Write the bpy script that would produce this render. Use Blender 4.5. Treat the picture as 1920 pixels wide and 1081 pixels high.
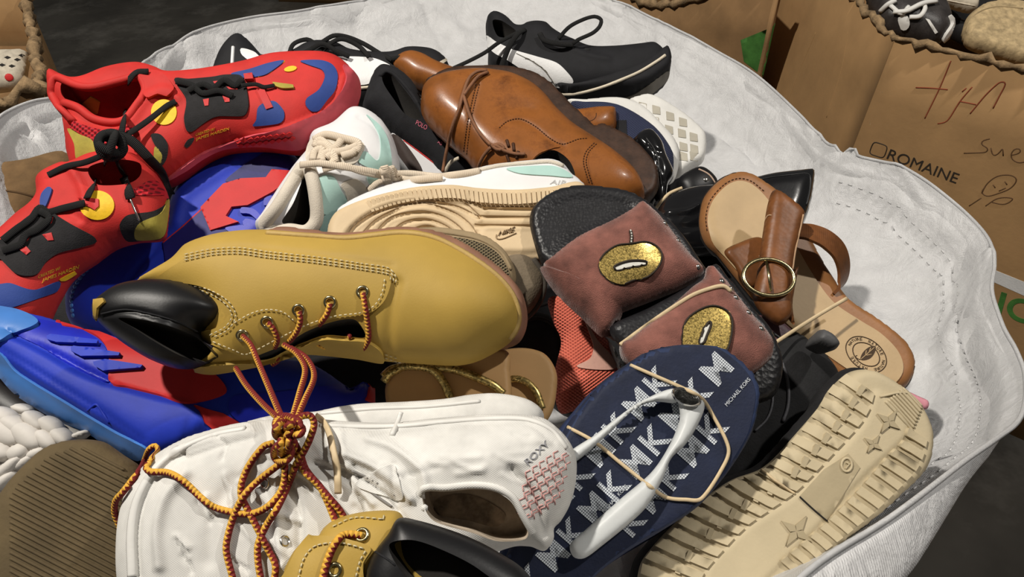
import bpy, bmesh, math, random
import numpy as np
from mathutils import Vector, Matrix
from mathutils.bvhtree import BVHTree
from mathutils.geometry import delaunay_2d_cdt

for o in list(bpy.data.objects):
    bpy.data.objects.remove(o)
SC = bpy.context.scene
COL = SC.collection
rng = np.random.default_rng(4)

# ------------------------------------------------------------------ camera
W, H, F = 1920.0, 1081.0, 1400.0
TH = math.radians(40.0)
CAM = np.array([0.0, 0.0, 1.15])
AR = np.array([1.0, 0, 0])
AF = np.array([0, math.cos(TH), -math.sin(TH)])
AU = np.array([0, math.sin(TH), math.cos(TH)])
cd = bpy.data.cameras.new('camera')
cd.sensor_width = 36.0
cd.sensor_fit = 'HORIZONTAL'
cd.lens = 36.0 * F / W
cd.clip_start = 0.02
cam = bpy.data.objects.new('camera', cd)
cam.location = CAM
cam.rotation_euler = (math.radians(90) - TH, 0, 0)
COL.objects.link(cam)
SC.camera = cam

# ------------------------------------------------------------------ light
SC.view_settings.view_transform = 'Standard'
SC.view_settings.look = 'None'
SC.view_settings.gamma = 1.0
SC.view_settings.use_curve_mapping = False
SC.view_settings.exposure = -0.12
wd = bpy.data.worlds.new('warehouse_air')
SC.world = wd
wd.use_nodes = True
wd.node_tree.nodes['Background'].inputs[0].default_value = (1.0, 0.95, 0.88, 1)
wd.node_tree.nodes['Background'].inputs[1].default_value = 0.085


def lamp(name, loc, target, power, size, col):
    l = bpy.data.lights.new(name, 'AREA')
    l.shape = 'DISK'
    l.size = size
    l.energy = power
    l.color = col
    o = bpy.data.objects.new(name, l)
    o.location = loc
    o.rotation_euler = (Vector(target) - Vector(loc)).to_track_quat('-Z', 'Y').to_euler()
    COL.objects.link(o)


lamp('high_bay_lamp', (-1.25, .50, 3.1), (0, .7, .7), 92, 0.10, (1.0, 0.94, 0.85))
lamp('high_bay_lamp', (1.55, .62, 3.1), (0, .7, .7), 38, 0.10, (1.0, 0.95, 0.88))


# ------------------------------------------------------------------ pixel <-> world
def A(p):
    return np.asarray(p, float).reshape(-1, 2)


def P(x, y, d):
    return CAM + d * (AF + (x - 960) / F * AR + (540.5 - y) / F * AU)


def PX(pts):
    q = np.asarray(pts, float).reshape(-1, 3) - CAM
    z = q @ AF
    return np.stack([960 + F * (q @ AR) / z, 540.5 - F * (q @ AU) / z], 1)


class Pl:
    """a plane seen at pixel (cx,cy) at depth d, leaning away by gx per metre right, gy per metre up"""

    def __init__(s, cx, cy, d, gx=0.0, gy=0.4):
        s.X0, s.Y0, s.d, s.gx, s.gy = (cx - 960) / F * d, (540.5 - cy) / F * d, d, gx, gy
        s.o = P(cx, cy, d)
        n = gx * AR + gy * AU - AF
        s.n = n / np.linalg.norm(n)
        e1 = AR - s.n * (AR @ s.n)
        s.e1 = e1 / np.linalg.norm(e1)
        s.e2 = np.cross(s.n, s.e1)

    def w(s, px):
        px = A(px)
        a, b = (px[:, 0] - 960) / F, (540.5 - px[:, 1]) / F
        z = (s.d - s.gx * s.X0 - s.gy * s.Y0) / (1 - s.gx * a - s.gy * b)
        return CAM + z[:, None] * (AF + a[:, None] * AR + b[:, None] * AU)

    def uv(s, px):
        q = s.w(px) - s.o
        return np.stack([q @ s.e1, q @ s.e2], 1)

    def p3(s, uv, h):
        h = np.broadcast_to(h, (len(uv),))
        return s.o + uv[:, :1] * s.e1 + uv[:, 1:] * s.e2 + h[:, None] * s.n


# ------------------------------------------------------------------ 2D helpers
def spl(pts, step=5.0, closed=True, curve=True):
    p = np.asarray(pts, float)
    n = len(p)
    out = []
    m = n if closed else n - 1
    for i in range(m):
        a, b = p[i], p[(i + 1) % n]
        L = np.linalg.norm((b - a)[:2])
        k = max(1, int(round(L / step)))
        if curve:
            z = p[(i - 1) % n] if (closed or i > 0) else 2 * a - b
            c = p[(i + 2) % n] if (closed or i + 2 < n) else 2 * b - a
            # centripetal-ish: limit tangents
            t0 = (b - z) * .5
            t1 = (c - a) * .5
            l0, l1 = np.linalg.norm(t0[:2]), np.linalg.norm(t1[:2])
            if l0 > L: t0 = t0 * (L / l0)
            if l1 > L: t1 = t1 * (L / l1)
        for j in range(k):
            t = j / k
            if curve:
                out.append((2 * t ** 3 - 3 * t * t + 1) * a + (t ** 3 - 2 * t * t + t) * t0
                           + (-2 * t ** 3 + 3 * t * t) * b + (t ** 3 - t * t) * t1)
            else:
                out.append(a + (b - a) * t)
    if not closed:
        out.append(p[-1])
    return np.array(out)


def inside(pts, poly):
    x, y = pts[:, 0], pts[:, 1]
    c = np.zeros(len(pts), bool)
    a = poly
    b = np.roll(poly, -1, 0)
    for (x0, y0), (x1, y1) in zip(a, b):
        if y0 == y1:
            continue
        k = ((y0 > y) != (y1 > y)) & (x < (x1 - x0) * (y - y0) / (y1 - y0) + x0)
        c ^= k
    return c


def sdist(pts, line, closed=False):
    a = line if closed else line[:-1]
    b = np.roll(line, -1, 0) if closed else line[1:]
    best = np.full(len(pts), 1e9)
    for p, q in zip(a, b):
        v = q - p
        L = v @ v
        t = np.clip(((pts - p) @ v) / (L + 1e-18), 0, 1)
        d = pts - p - t[:, None] * v
        best = np.minimum(best, np.einsum('ij,ij->i', d, d))
    return np.sqrt(best)


def area(poly):
    x, y = poly[:, 0], poly[:, 1]
    return .5 * np.sum(x * np.roll(y, -1) - np.roll(x, -1) * y)


def shrink(poly, e):
    """move a closed loop inwards by e"""
    t = np.roll(poly, -1, 0) - np.roll(poly, 1, 0)
    t /= np.linalg.norm(t, axis=1)[:, None] + 1e-12
    n = np.stack([-t[:, 1], t[:, 0]], 1) * (1 if area(poly) > 0 else -1)
    return poly + n * e


def cdt(loops, inner):
    v, e = [], []
    for L in loops:
        s = len(v)
        v += [Vector(p) for p in L]
        e += [(s + i, s + (i + 1) % len(L)) for i in range(len(L))]
    v += [Vector(p) for p in inner]
    r = delaunay_2d_cdt(v, e, [], 0, 1e-7)
    V = np.array([tuple(p) for p in r[0]])
    T = np.array([f for f in r[2] if len(f) == 3])
    return V, T


def hexgrid(poly, s):
    lo, hi = poly.min(0), poly.max(0)
    g = []
    ys = np.arange(lo[1], hi[1] + s, s * .866)
    for k, y in enumerate(ys):
        xs = np.arange(lo[0] + (s * .5 if k % 2 else 0), hi[0] + s, s)
        g.append(np.stack([xs, np.full(len(xs), y)], 1))
    g = np.concatenate(g)
    return g[inside(g, poly)]


# ------------------------------------------------------------------ things and parts
class Thing:
    def __init__(s, name, label, cat, group=None, kind=None):
        s.name, s.root, s.loc = name, None, None
        s.label, s.cat, s.group, s.kind = label, cat, group, kind

    def tag(s, o):
        o['label'] = s.label
        if s.kind:
            o['kind'] = s.kind
        else:
            o['category'] = s.cat
        if s.group:
            o['group'] = s.group

    def start(s, verts):
        s.loc = np.array([(verts[:, 0].min() + verts[:, 0].max()) / 2,
                          (verts[:, 1].min() + verts[:, 1].max()) / 2, verts[:, 2].min()])
        s.root = bpy.data.objects.new(s.name, None)
        s.root.empty_display_size = .03
        s.root.location = s.loc
        s.tag(s.root)
        COL.objects.link(s.root)


def mesh_obj(name, verts, faces, mat, smooth=True, uv=None):
    me = bpy.data.meshes.new(name)
    me.from_pydata([tuple(v) for v in verts], [], [tuple(int(i) for i in f) for f in faces])
    if smooth:
        me.polygons.foreach_set('use_smooth', [True] * len(me.polygons))
    if uv is not None:
        l = me.uv_layers.new(name='UVMap')
        vi = np.empty(len(me.loops), int)
        me.loops.foreach_get('vertex_index', vi)
        l.data.foreach_set('uv', np.asarray(uv, float)[vi].ravel())
    me.materials.append(mat)
    me.update()
    return bpy.data.objects.new(name, me)


class Body:
    """a part in the scene plus what is needed to lay further pieces on its surface"""

    def __init__(s, obj, verts, faces):
        s.obj, s.v = obj, np.asarray(verts, float)
        s.f = faces
        s.t = None

    def bvh(s):
        if s.t is None:
            s.t = BVHTree.FromPolygons([tuple(p) for p in s.v], [tuple(int(i) for i in f) for f in s.f])
            s.c = s.v.mean(0)
            vn = np.zeros_like(s.v)
            for f in s.f:
                a, b, c = s.v[f[0]], s.v[f[1]], s.v[f[2]]
                n = np.cross(b - a, c - a)
                for i in f:
                    vn[i] += n
            s.vn = vn / (np.linalg.norm(vn, axis=1)[:, None] + 1e-15)
        return s.t

    def normal(s, fi, p):
        f = s.f[fi]
        w = np.array([1 / (np.linalg.norm(s.v[i] - p) + 1e-6) for i in f])
        n = sum(w_ * s.vn[i] for w_, i in zip(w, f))
        return Vector(n).normalized()


BODIES = []


def add(th, name, verts, faces, mat, parent=None, smooth=True, uv=None, label=None, kind=None, reg=True):
    verts = np.asarray(verts, float)
    if isinstance(th, Thing) and th.root is None and th.cat is not None and not getattr(th, 'single', False):
        th.start(verts)
    if getattr(th, 'single', False):
        loc = np.array([(verts[:, 0].min() + verts[:, 0].max()) / 2,
                        (verts[:, 1].min() + verts[:, 1].max()) / 2, verts[:, 2].min()])
        th.loc = loc
        o = mesh_obj(th.name, verts - loc, faces, mat, smooth, uv)
        o.location = loc
        th.tag(o)
        th.root = o
        th.single = False
        COL.objects.link(o)
    else:
        o = mesh_obj(name, verts - th.loc, faces, mat, smooth, uv)
        o.parent = parent.obj if isinstance(parent, Body) else (parent or th.root)
        if label: o['label'] = label
        if kind: o['kind'] = kind
        COL.objects.link(o)
    b = Body(o, verts, faces)
    if reg:
        BODIES.append(b)
    return b


def single(name, label, cat, group=None, kind=None):
    t = Thing(name, label, cat, group, kind)
    t.single = True
    return t


# ------------------------------------------------------------------ relief bodies
def relief(th, name, outline, pl, mat, R=.03, hf=.03, hb=.03, step=5.0, pw=2.0, bumps=(), holes=(),
           curve=True, parent=None, label=None, lining=None, kind=None, fade=.004):
    """a closed solid: outline on its own plane, rounded towards both sides, with ridges, steps and cavities.
    holes: (polygon, depth, material, name)"""
    out = spl(outline, step, True, curve)
    L = pl.uv(out)
    ctr = pl.uv(out.mean(0)[None])[0]
    s = step / F * pl.d
    mid = (L + np.roll(L, -1, 0)) * .5
    seg = np.linalg.norm(np.roll(L, -1, 0) - L, axis=1)

    def dist(uv):
        dt = sdist(uv, L, True)
        r2 = ((uv[:, None, :] - mid[None]) ** 2).sum(2) + 1e-12
        ds = ((seg / r2 ** 2).sum(1) / (math.pi / 2)) ** (-1 / 3)
        w = np.clip(dt / (2 * s) - .5, 0, 1)
        return dt * (1 - w) + ds * w

    def prof(d):
        t = np.clip(d / R, 0, 1)
        return (1 - (1 - t) ** pw) ** (1 / pw)

    lines = []
    for b in bumps:
        if b[0] == 'r':
            lines.append(spl(b[1], 8, False))
        elif b[0] == 's':
            lines.append(spl(b[1], 8, True))
        else:
            lines.append(None)

    def front(uv):
        d = dist(uv)
        h = hf * prof(d)
        if bumps:
            px = PX(pl.p3(uv, h))
            fd = np.clip(d / fade, 0, 1)
            for b, ln in zip(bumps, lines):
                if b[0] == 'r':
                    h = h + fd * b[3] * np.exp(-(sdist(px, ln) / b[2]) ** 2)
                elif b[0] == 's':
                    sd = sdist(px, ln, True) * np.where(inside(px, ln), 1, -1)
                    t = np.clip(sd / b[3] * .5 + .5, 0, 1)
                    h = h + fd * b[2] * t * t * (3 - 2 * t)
                elif b[0] == 'b':
                    q = px - np.array(b[1])
                    rx, ry = b[2] if hasattr(b[2], '__len__') else (b[2], b[2])
                    h = h + fd * b[3] * np.exp(-(q[:, 0] / rx) ** 2 - (q[:, 1] / ry) ** 2)
        return np.maximum(h, -hb * prof(d) * .9), d

    def solve(px):
        px = A(px)
        t = px.copy()
        for _ in range(7):
            uv = pl.uv(t)
            h, _d = front(uv)
            t = t + .9 * (px - PX(pl.p3(uv, h)))
        return pl.uv(t)

    loops = [L]
    hl = []
    for hp in holes:
        o1 = solve(spl(hp[0], step, True, hp[4] if len(hp) > 4 else True))
        o2 = shrink(o1, min(.0012, s * .4))
        loops += [o1, o2]
        hl.append((o1, o2, hp))
    G = hexgrid(L, s)
    keep = sdist(G, L, True) > s * .55
    for o1, o2, hp in hl:
        keep &= sdist(G, o1, True) > s * .5
    V, T = cdt(loops, G[keep])
    cen = V[T].mean(1)
    T = T[inside(cen, L)]
    d = dist(V)
    edge = sdist(V, L, True) < 1e-6
    hfv, _ = front(V)
    hbv = -hb * prof(d)
    hfv[edge] = 0
    hbv[edge] = 0
    tagf = np.zeros(len(T), int)
    cen = V[T].mean(1)
    for k, (o1, o2, hp) in enumerate(hl):
        tagf[inside(cen, o1)] = k + 1
        ins = inside(V, o2) | (sdist(V, o2, True) < 1e-6)
        ins &= ~(sdist(V, o1, True) < 1e-6)
        hfv = np.where(ins, np.maximum(hfv - hp[1], hbv + .003), hfv)
    n = len(V)
    FV, BV = pl.p3(V, hfv), pl.p3(V, hbv)
    allv = np.concatenate([FV, BV])
    bi = np.where(edge, np.arange(n), np.arange(n) + n)
    # orientation of front triangles
    a2 = (V[T[:, 1]] - V[T[:, 0]])
    b2 = (V[T[:, 2]] - V[T[:, 0]])
    neg = a2[:, 0] * b2[:, 1] - a2[:, 1] * b2[:, 0] < 0
    T[neg] = T[neg][:, ::-1]
    main = [tuple(f) for f in T[tagf == 0]] + [tuple(bi[f[::-1]]) for f in T if not all(edge[f])]

    def compact(faces):
        fa = np.array(faces)
        u, inv = np.unique(fa, return_inverse=True)
        return allv[u], inv.reshape(fa.shape)

    vv, ff = compact(main)
    body = add(th, name, vv, ff, mat, parent, True, None, label, kind)
    body.pl = pl
    body.lin = []
    for k, (o1, o2, hp) in enumerate(hl):
        sel = T[tagf == k + 1]
        if len(sel):
            vv, ff = compact(sel)
            body.lin.append(add(th, hp[3] if len(hp) > 3 and hp[3] else 'lining', vv, ff, hp[2],
                                body if parent is None else parent))
    return body


# ------------------------------------------------------------------ pieces laid on a surface
def cast(targets, px):
    """first hit of the sight line through each pixel on the given parts -> points, normals"""
    if isinstance(targets, Body):
        targets = [targets]
    px = A(px)
    pts, nrm = [], []
    last = None
    for x, y in px:
        dr = Vector(P(x, y, 1.0) - CAM).normalized()
        best = None
        for b in targets:
            h = b.bvh().ray_cast(Vector(CAM), dr)
            if h[0] is not None and (best is None or h[3] < best[3]):
                best, bb_ = h, b
        if best is None:
            bd = None
            for b in targets:
                dd = ((Vector(b.c) - Vector(CAM)).dot(dr)) if b.bvh() else 1
                dd = last if last is not None else dd
                g = b.bvh().find_nearest(Vector(CAM) + dr * dd)
                if g[0] is not None and (bd is None or g[3] < bd[3]):
                    bd, bb_ = g, b
            best = bd
            q = Vector(best[0])
            last = (q - Vector(CAM)).dot(dr)
        else:
            last = best[3]
        nn = bb_.normal(best[2], np.array(best[0]))
        if nn.dot(dr) > 0: nn = -nn
        pts.append(best[0][:])
        nrm.append(nn[:])
    return np.array(pts), np.array(nrm)


def patch(th, name, target, poly, mat, t=.0014, step=6.0, curve=True, parent=None, label=None, holes=(), kind=None):
    out = spl(poly, step, True, curve)
    hs = [spl(h, step, True, curve) for h in holes]
    G = hexgrid(out, step)
    if len(G):
        k = sdist(G, out, True) > step * .5
        for h in hs:
            k &= (sdist(G, h, True) > step * .4) & ~inside(G, h)
        G = G[k]
    V, T = cdt([out] + hs, G)
    cen = V[T].mean(1)
    k = inside(cen, out)
    for h in hs:
        k &= ~inside(cen, h)
    T = T[k]
    p, n = cast(target, V)
    # soften normals so that the sheet lies evenly
    top = p + n * t
    nv = len(V)
    e = {}
    faces = []
    for f in T:
        a, b, c = V[f]
        if (b[0] - a[0]) * (c[1] - a[1]) - (b[1] - a[1]) * (c[0] - a[0]) > 0:
            f = f[::-1]
        faces.append(tuple(f))
        for i in range(3):
            e[(f[i], f[(i + 1) % 3])] = 1
    bot = p - n * .0012
    for (i, j) in list(e):
        if (j, i) not in e:
            faces.append((j + nv, i + nv, i + 2 * nv, j + 2 * nv))
    vv = np.concatenate([top, top, bot])
    us = np.unique(np.concatenate([np.array(f) for f in faces]))
    mp_ = np.full(len(vv), -1)
    mp_[us] = np.arange(len(us))
    vv = vv[us]
    faces = [tuple(mp_[list(f)]) for f in faces]
    fl = [f for f in faces]
    return add(th, name, vv, fl, mat, parent, True, None, label, kind)


def tube_mesh(path, r, n=8, closed=False, flat=1.0, upv=None, caps=True):
    p = np.asarray(path, float)
    m = len(p)
    r = np.broadcast_to(np.asarray(r, float), (m,))
    tg = np.roll(p, -1, 0) - np.roll(p, 1, 0)
    if not closed:
        tg[0], tg[-1] = p[1] - p[0], p[-1] - p[-2]
    tg /= np.linalg.norm(tg, axis=1)[:, None] + 1e-12
    if upv is None:
        upv = np.broadcast_to(-AF, (m, 3))
    v, uv = [], []
    L = np.concatenate([[0], np.cumsum(np.linalg.norm(np.diff(p, axis=0), axis=1))])
    prev = None
    for i in range(m):
        u = upv[i] - tg[i] * (upv[i] @ tg[i])
        l = np.linalg.norm(u)
        if l < 1e-3:
            u = prev if prev is not None else np.cross(tg[i], AR)
            l = np.linalg.norm(u)
        u = u / l
        prev = u
        s = np.cross(tg[i], u)
        for k in range(n):
            a = 2 * math.pi * k / n
            v.append(p[i] + r[i] * (math.cos(a) * s + math.sin(a) * u * flat))
            uv.append((k / n, L[i]))
    f = []
    for i in range(m if closed else m - 1):
        for k in range(n):
            a, b = i * n + k, i * n + (k + 1) % n
            c, d = ((i + 1) % m) * n + (k + 1) % n, ((i + 1) % m) * n + k
            f.append((a, b, c, d))
    if caps and not closed:
        f.append(tuple(range(n))[::-1])
        f.append(tuple((m - 1) * n + k for k in range(n)))
    return np.array(v), f, np.array(uv)


def join(ms):
    v, f, u, s = [], [], [], 0
    for a, b, c in ms:
        v.append(a)
        u.append(c)
        f += [tuple(i + s for i in q) for q in b]
        s += len(a)
    return np.concatenate(v), f, np.concatenate(u)


def stroke(th, name, target, pts, r, mat, lift=0.0, closed=False, n=6, flat=1.0, step=5.0, curve=True, dash=None,
           parent=None, label=None, kind=None):
    """cord, seam or stitching that follows a surface; dash=(on,off) in pixels"""
    lines = pts if isinstance(pts[0][0], (list, tuple, np.ndarray)) else [pts]
    ms = []
    for ln in lines:
        if dash:
            q = spl(ln, 1.0, closed, curve)
            i = 0
            per = dash[0] + dash[1]
            while i + dash[0] < len(q):
                k = np.linspace(i, i + dash[0], 3).astype(int)
                p, nn = cast(target, q[k])
                ms.append(tube_mesh(p + nn * (lift + r * .3), r, 4, False, .7, nn))
                i += per
        else:
            q = spl(ln, step, closed, curve)
            p, nn = cast(target, q)
            if len(p) > 4:
                for _ in range(2):
                    p2 = (np.roll(p, 1, 0) + np.roll(p, -1, 0) + 2 * p) / 4
                    if not closed: p2[0], p2[-1] = p[0], p[-1]
                    p = p2
            ms.append(tube_mesh(p + nn * lift, r, n, closed, flat, nn))
    v, f, u = join(ms)
    return add(th, name, v, f, mat, parent, True, u, label, kind)


def cord(th, name, pts, r, mat, n=8, flat=1.0, step=6.0, closed=False, parent=None, label=None, twist=None, up=None):
    """free cord through (x, y, depth)"""
    q = spl(pts, step, closed)
    p = np.array([P(*a) for a in q])
    v, f, u = tube_mesh(p, r, n, closed, flat, up)
    return add(th, name, v, f, mat, parent, True, u, label)


def drape(th, name, targets, pts, r, mat, n=8, flat=1.0, step=6.0, parent=None, label=None, closed=False):
    """cord lying over whatever is below it: (x, y, lift)"""
    q = spl(pts, step, closed)
    p, nn = cast(targets, q[:, :2])
    dr = CAM - p
    dr /= np.linalg.norm(dr, axis=1)[:, None]
    p = p + dr * q[:, 2:3]
    dep = (p - CAM) @ AF
    for _ in range(6):
        d2 = (np.roll(dep, 1) + np.roll(dep, -1) + 2 * dep) / 4
        if not closed: d2[0], d2[-1] = dep[0], dep[-1]
        dep = np.minimum(d2, dep + .002)
    p = np.array([P(a[0], a[1], d) for a, d in zip(q, dep)])
    v, f, u = tube_mesh(p, r, n, closed, flat)
    return add(th, name, v, f, mat, parent, True, u, label)


def ring(th, name, target, c, ax, r, mat, lift=.001, parent=None, n=20, m=8, label=None):
    """ring such as an eyelet lying on a surface at pixel c, radius ax (m), tube r"""
    p, nn = cast(target, [c])
    p, nn = p[0] + nn[0] * lift, nn[0]
    e1 = np.cross(nn, [0.3, .5, .8])
    e1 /= np.linalg.norm(e1)
    e2 = np.cross(nn, e1)
    a = np.linspace(0, 2 * math.pi, n, endpoint=False)
    path = p + ax * (np.cos(a)[:, None] * e1 + np.sin(a)[:, None] * e2)
    v, f, u = tube_mesh(path, r, m, True, 1.0, np.broadcast_to(nn, (n, 3)))
    return add(th, name, v, f, mat, parent, True, u, label)


def dome(th, name, target, c, r, h, mat, parent=None, sink=.0005, lift=0):
    p, nn = cast(target, [c])
    p, nn = p[0] + nn[0] * (lift - sink), nn[0]
    e1 = np.cross(nn, [0.3, .5, .8])
    e1 /= np.linalg.norm(e1)
    e2 = np.cross(nn, e1)
    v, f = [], []
    for j in range(4):
        b = j / 4 * math.pi / 2
        for k in range(12):
            a = k / 12 * 2 * math.pi
            v.append(p + r * math.cos(b) * (math.cos(a) * e1 + math.sin(a) * e2) + nn * h * math.sin(b))
    v.append(p + nn * h)
    for j in range(3):
        for k in range(12):
            f.append((j * 12 + k, j * 12 + (k + 1) % 12, j * 12 + 12 + (k + 1) % 12, j * 12 + 12 + k))
    for k in range(12):
        f.append((36 + k, 36 + (k + 1) % 12, 48))
    f.append(tuple(range(12))[::-1])
    return add(th, name, np.array(v), f, mat, parent)


def text(th, name, target, s, o, rv, uvv, mat, t=.0006, parent=None, label=None, skew=0, thick=0.0):
    """writing laid on a surface: baseline start pixel o, vector of the whole line rv, letter height vector uvv"""
    c = bpy.data.curves.new('txt', 'FONT')
    c.body = s
    c.offset = thick
    ob = bpy.data.objects.new('txt', c)
    COL.objects.link(ob)
    bpy.context.view_layer.update()
    me = ob.evaluated_get(bpy.context.evaluated_depsgraph_get()).to_mesh()
    v = np.array([p.co[:2] for p in me.vertices])
    fs = [tuple(p.vertices) for p in me.polygons]
    ob.to_mesh_clear()
    bpy.data.objects.remove(ob)
    lo, hi = v.min(0), v.max(0)
    v = (v - lo) / (hi - lo)
    px = np.array(o) + v[:, :1] * np.array(rv) + v[:, 1:] * np.array(uvv)
    p, n = cast(target, px)
    top, bot = p + n * t, p - n * .0008
    nv = len(v)
    e = {}
    for f in fs:
        for i in range(len(f)):
            e[(f[i], f[(i + 1) % len(f)])] = 1
    faces = list(fs)
    for (i, j) in list(e):
        if (j, i) not in e:
            faces.append((j, i, i + nv, j + nv))
    uvt = np.concatenate([v, v]) * np.array([np.linalg.norm(rv), np.linalg.norm(uvv)])
    return add(th, name, np.concatenate([top, bot]), faces, mat, parent, False, uvt, label)


def hull_prism(th, name, corners_a, corners_b, mat, parent=None, label=None, smooth=False):
    a, b = np.asarray(corners_a, float), np.asarray(corners_b, float)
    n = len(a)
    f = [tuple(range(n)), tuple(range(2 * n - 1, n - 1, -1))]
    f += [(i, i + n, (i + 1) % n + n, (i + 1) % n) for i in range(n)]
    return add(th, name, np.concatenate([a, b]), f, mat, parent, smooth, None, label)


# ------------------------------------------------------------------ materials
MATS = {}


def M(name, col, rough=.6, var=.12, vs=25, bump=.15, bs=350, kind=None, metal=0.0, coat=0.0, sheen=0.0, col2=None,
      spec=.3, trans=0.0, p=None):
    if name in MATS:
        return MATS[name]
    m = bpy.data.materials.new(name)
    MATS[name] = m
    m.use_nodes = True
    nt = m.node_tree
    N, Lk = nt.nodes, nt.links
    bs_ = N['Principled BSDF']
    c = tuple(col) + (1,)

    def node(t, **kw):
        q = N.new(t)
        for k, v in kw.items():
            if k in q.inputs:
                q.inputs[k].default_value = v
            else:
                setattr(q, k, v)
        return q

    tc = node('ShaderNodeTexCoord')
    obj = tc.outputs['Object']
    nz = node('ShaderNodeTexNoise', Scale=vs, Detail=4.0, Roughness=.6)
    Lk.new(obj, nz.inputs['Vector'])
    mix = node('ShaderNodeMix', data_type='RGBA')
    mr = node('ShaderNodeMapRange')
    mr.inputs[1].default_value = .3
    mr.inputs[2].default_value = .7
    Lk.new(nz.outputs[0], mr.inputs[0])
    Lk.new(mr.outputs[0], mix.inputs[0])
    dk = col2 if (col2 is not None and kind is None) else tuple(x * (1 - var * 1.6) for x in col)
    lt = tuple(min(1, x * (1 + var)) for x in col)
    mix.inputs[6].default_value = tuple(dk) + (1,)
    mix.inputs[7].default_value = tuple(lt) + (1,)
    colour = mix.outputs[2]
    height = None

    def math_(op, a, b=None):
        q = node('ShaderNodeMath', operation=op)
        for i, x in enumerate((a, b)):
            if x is None: continue
            if isinstance(x, (int, float)):
                q.inputs[i].default_value = x
            else:
                Lk.new(x, q.inputs[i])
        return q.outputs[0]

    def mixc(fac, a, b):
        q = node('ShaderNodeMix', data_type='RGBA')
        Lk.new(fac, q.inputs[0])
        for i, x in ((6, a), (7, b)):
            if isinstance(x, tuple):
                q.inputs[i].default_value = x + (1,)
            else:
                Lk.new(x, q.inputs[i])
        return q.outputs[2]

    fine = node('ShaderNodeTexNoise', Scale=bs, Detail=3.0)
    Lk.new(obj, fine.inputs['Vector'])
    height = fine.outputs[0]
    if kind in ('leather',):
        vo = node('ShaderNodeTexVoronoi', Scale=bs)
        Lk.new(obj, vo.inputs['Vector'])
        height = vo.outputs['Distance']
    if kind in ('weave', 'mesh', 'knit'):
        sx = node('ShaderNodeSeparateXYZ')
        if kind == 'weave':
            Lk.new(tc.outputs['UV'], sx.inputs[0])
        else:
            Lk.new(obj, sx.inputs[0])
        k = p or 1200
        a = math_('SINE', math_('MULTIPLY', sx.outputs[0], k))
        z = sx.outputs[1] if kind == 'weave' else math_('ADD', sx.outputs[1], sx.outputs[2])
        b = math_('SINE', math_('MULTIPLY', z, k))
        wv = math_('MULTIPLY', a, b)
        if kind == 'weave':
            cr = node('ShaderNodeTexNoise', Scale=26.0, Detail=7.0, Roughness=.62, Distortion=.8)
            Lk.new(obj, cr.inputs['Vector'])
            height = math_('ADD', math_('ADD', math_('MULTIPLY', wv, .15), fine.outputs[0]), math_('MULTIPLY', cr.outputs[0], 5.0))
        else:
            height = wv
            f2 = math_('GREATER_THAN', wv, .25)
            if col2 is not None:
                colour = mixc(f2, colour, tuple(col2))
    if kind == 'dots':
        sx = node('ShaderNodeSeparateXYZ')
        Lk.new(tc.outputs['UV'], sx.inputs[0])
        k = 2 * math.pi / (p or 4.5)
        wv = math_('MULTIPLY', math_('SINE', math_('MULTIPLY', sx.outputs[0], k)), math_('SINE', math_('MULTIPLY', sx.outputs[1], k)))
        f2 = math_('GREATER_THAN', math_('ABSOLUTE', wv), .22)
        colour = mixc(f2, tuple(col2), colour)
    if kind == 'glitter':
        vo = node('ShaderNodeTexVoronoi', Scale=p or 900)
        Lk.new(obj, vo.inputs['Vector'])
        sv = node('ShaderNodeSeparateColor')
        Lk.new(vo.outputs['Color'], sv.inputs[0])
        colour = mixc(sv.outputs[0], tuple(x * .35 for x in col), tuple(min(1, x * 1.7) for x in col))
        height = sv.outputs[1]
    if kind == 'lace':
        sx = node('ShaderNodeSeparateXYZ')
        Lk.new(tc.outputs['UV'], sx.inputs[0])
        k = p or 2400.0
        z = math_('PINGPONG', math_('MULTIPLY', sx.outputs[1], k / math.pi), 1.0)
        u = math_('ADD', sx.outputs[0], math_('MULTIPLY', z, .16))
        u = math_('FRACT', math_('ADD', u, .17))
        f2 = math_('GREATER_THAN', u, .5)
        colour = mixc(f2, tuple(col), tuple(col2))
        height = z
    if kind == 'ribs':
        sx = node('ShaderNodeSeparateXYZ')
        Lk.new(tc.outputs['UV'], sx.inputs[0])
        height = math_('SINE', math_('MULTIPLY', sx.outputs[1], p or 2000))
    if kind == 'rope':
        sx = node('ShaderNodeSeparateXYZ')
        Lk.new(tc.outputs['UV'], sx.inputs[0])
        k = p or 900
        z = math_('SINE', math_('ADD', math_('MULTIPLY', sx.outputs[1], k), math_('MULTIPLY', sx.outputs[0], 6.283)))
        height = z
        if col2 is not None:
            colour = mixc(math_('MULTIPLY', math_('ADD', z, 1.0), .5), tuple(col2), colour)
    if kind == 'scuff' and col2 is not None:
        n2 = node('ShaderNodeTexNoise', Scale=p or 14, Detail=6.0, Roughness=.7)
        Lk.new(obj, n2.inputs['Vector'])
        m2 = node('ShaderNodeMapRange')
        m2.inputs[1].default_value = .5
        m2.inputs[2].default_value = .66
        Lk.new(n2.outputs[0], m2.inputs[0])
        colour = mixc(m2.outputs[0], colour, tuple(col2))
    Lk.new(colour, bs_.inputs['Base Color'])
    bs_.inputs['Roughness'].default_value = rough
    bs_.inputs['Metallic'].default_value = metal
    bs_.inputs['Specular IOR Level'].default_value = spec
    bs_.inputs['Coat Weight'].default_value = coat
    bs_.inputs['Coat Roughness'].default_value = .15
    bs_.inputs['Sheen Weight'].default_value = sheen
    bs_.inputs['Sheen Roughness'].default_value = .35
    if trans:
        bs_.inputs['Transmission Weight'].default_value = trans
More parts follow.
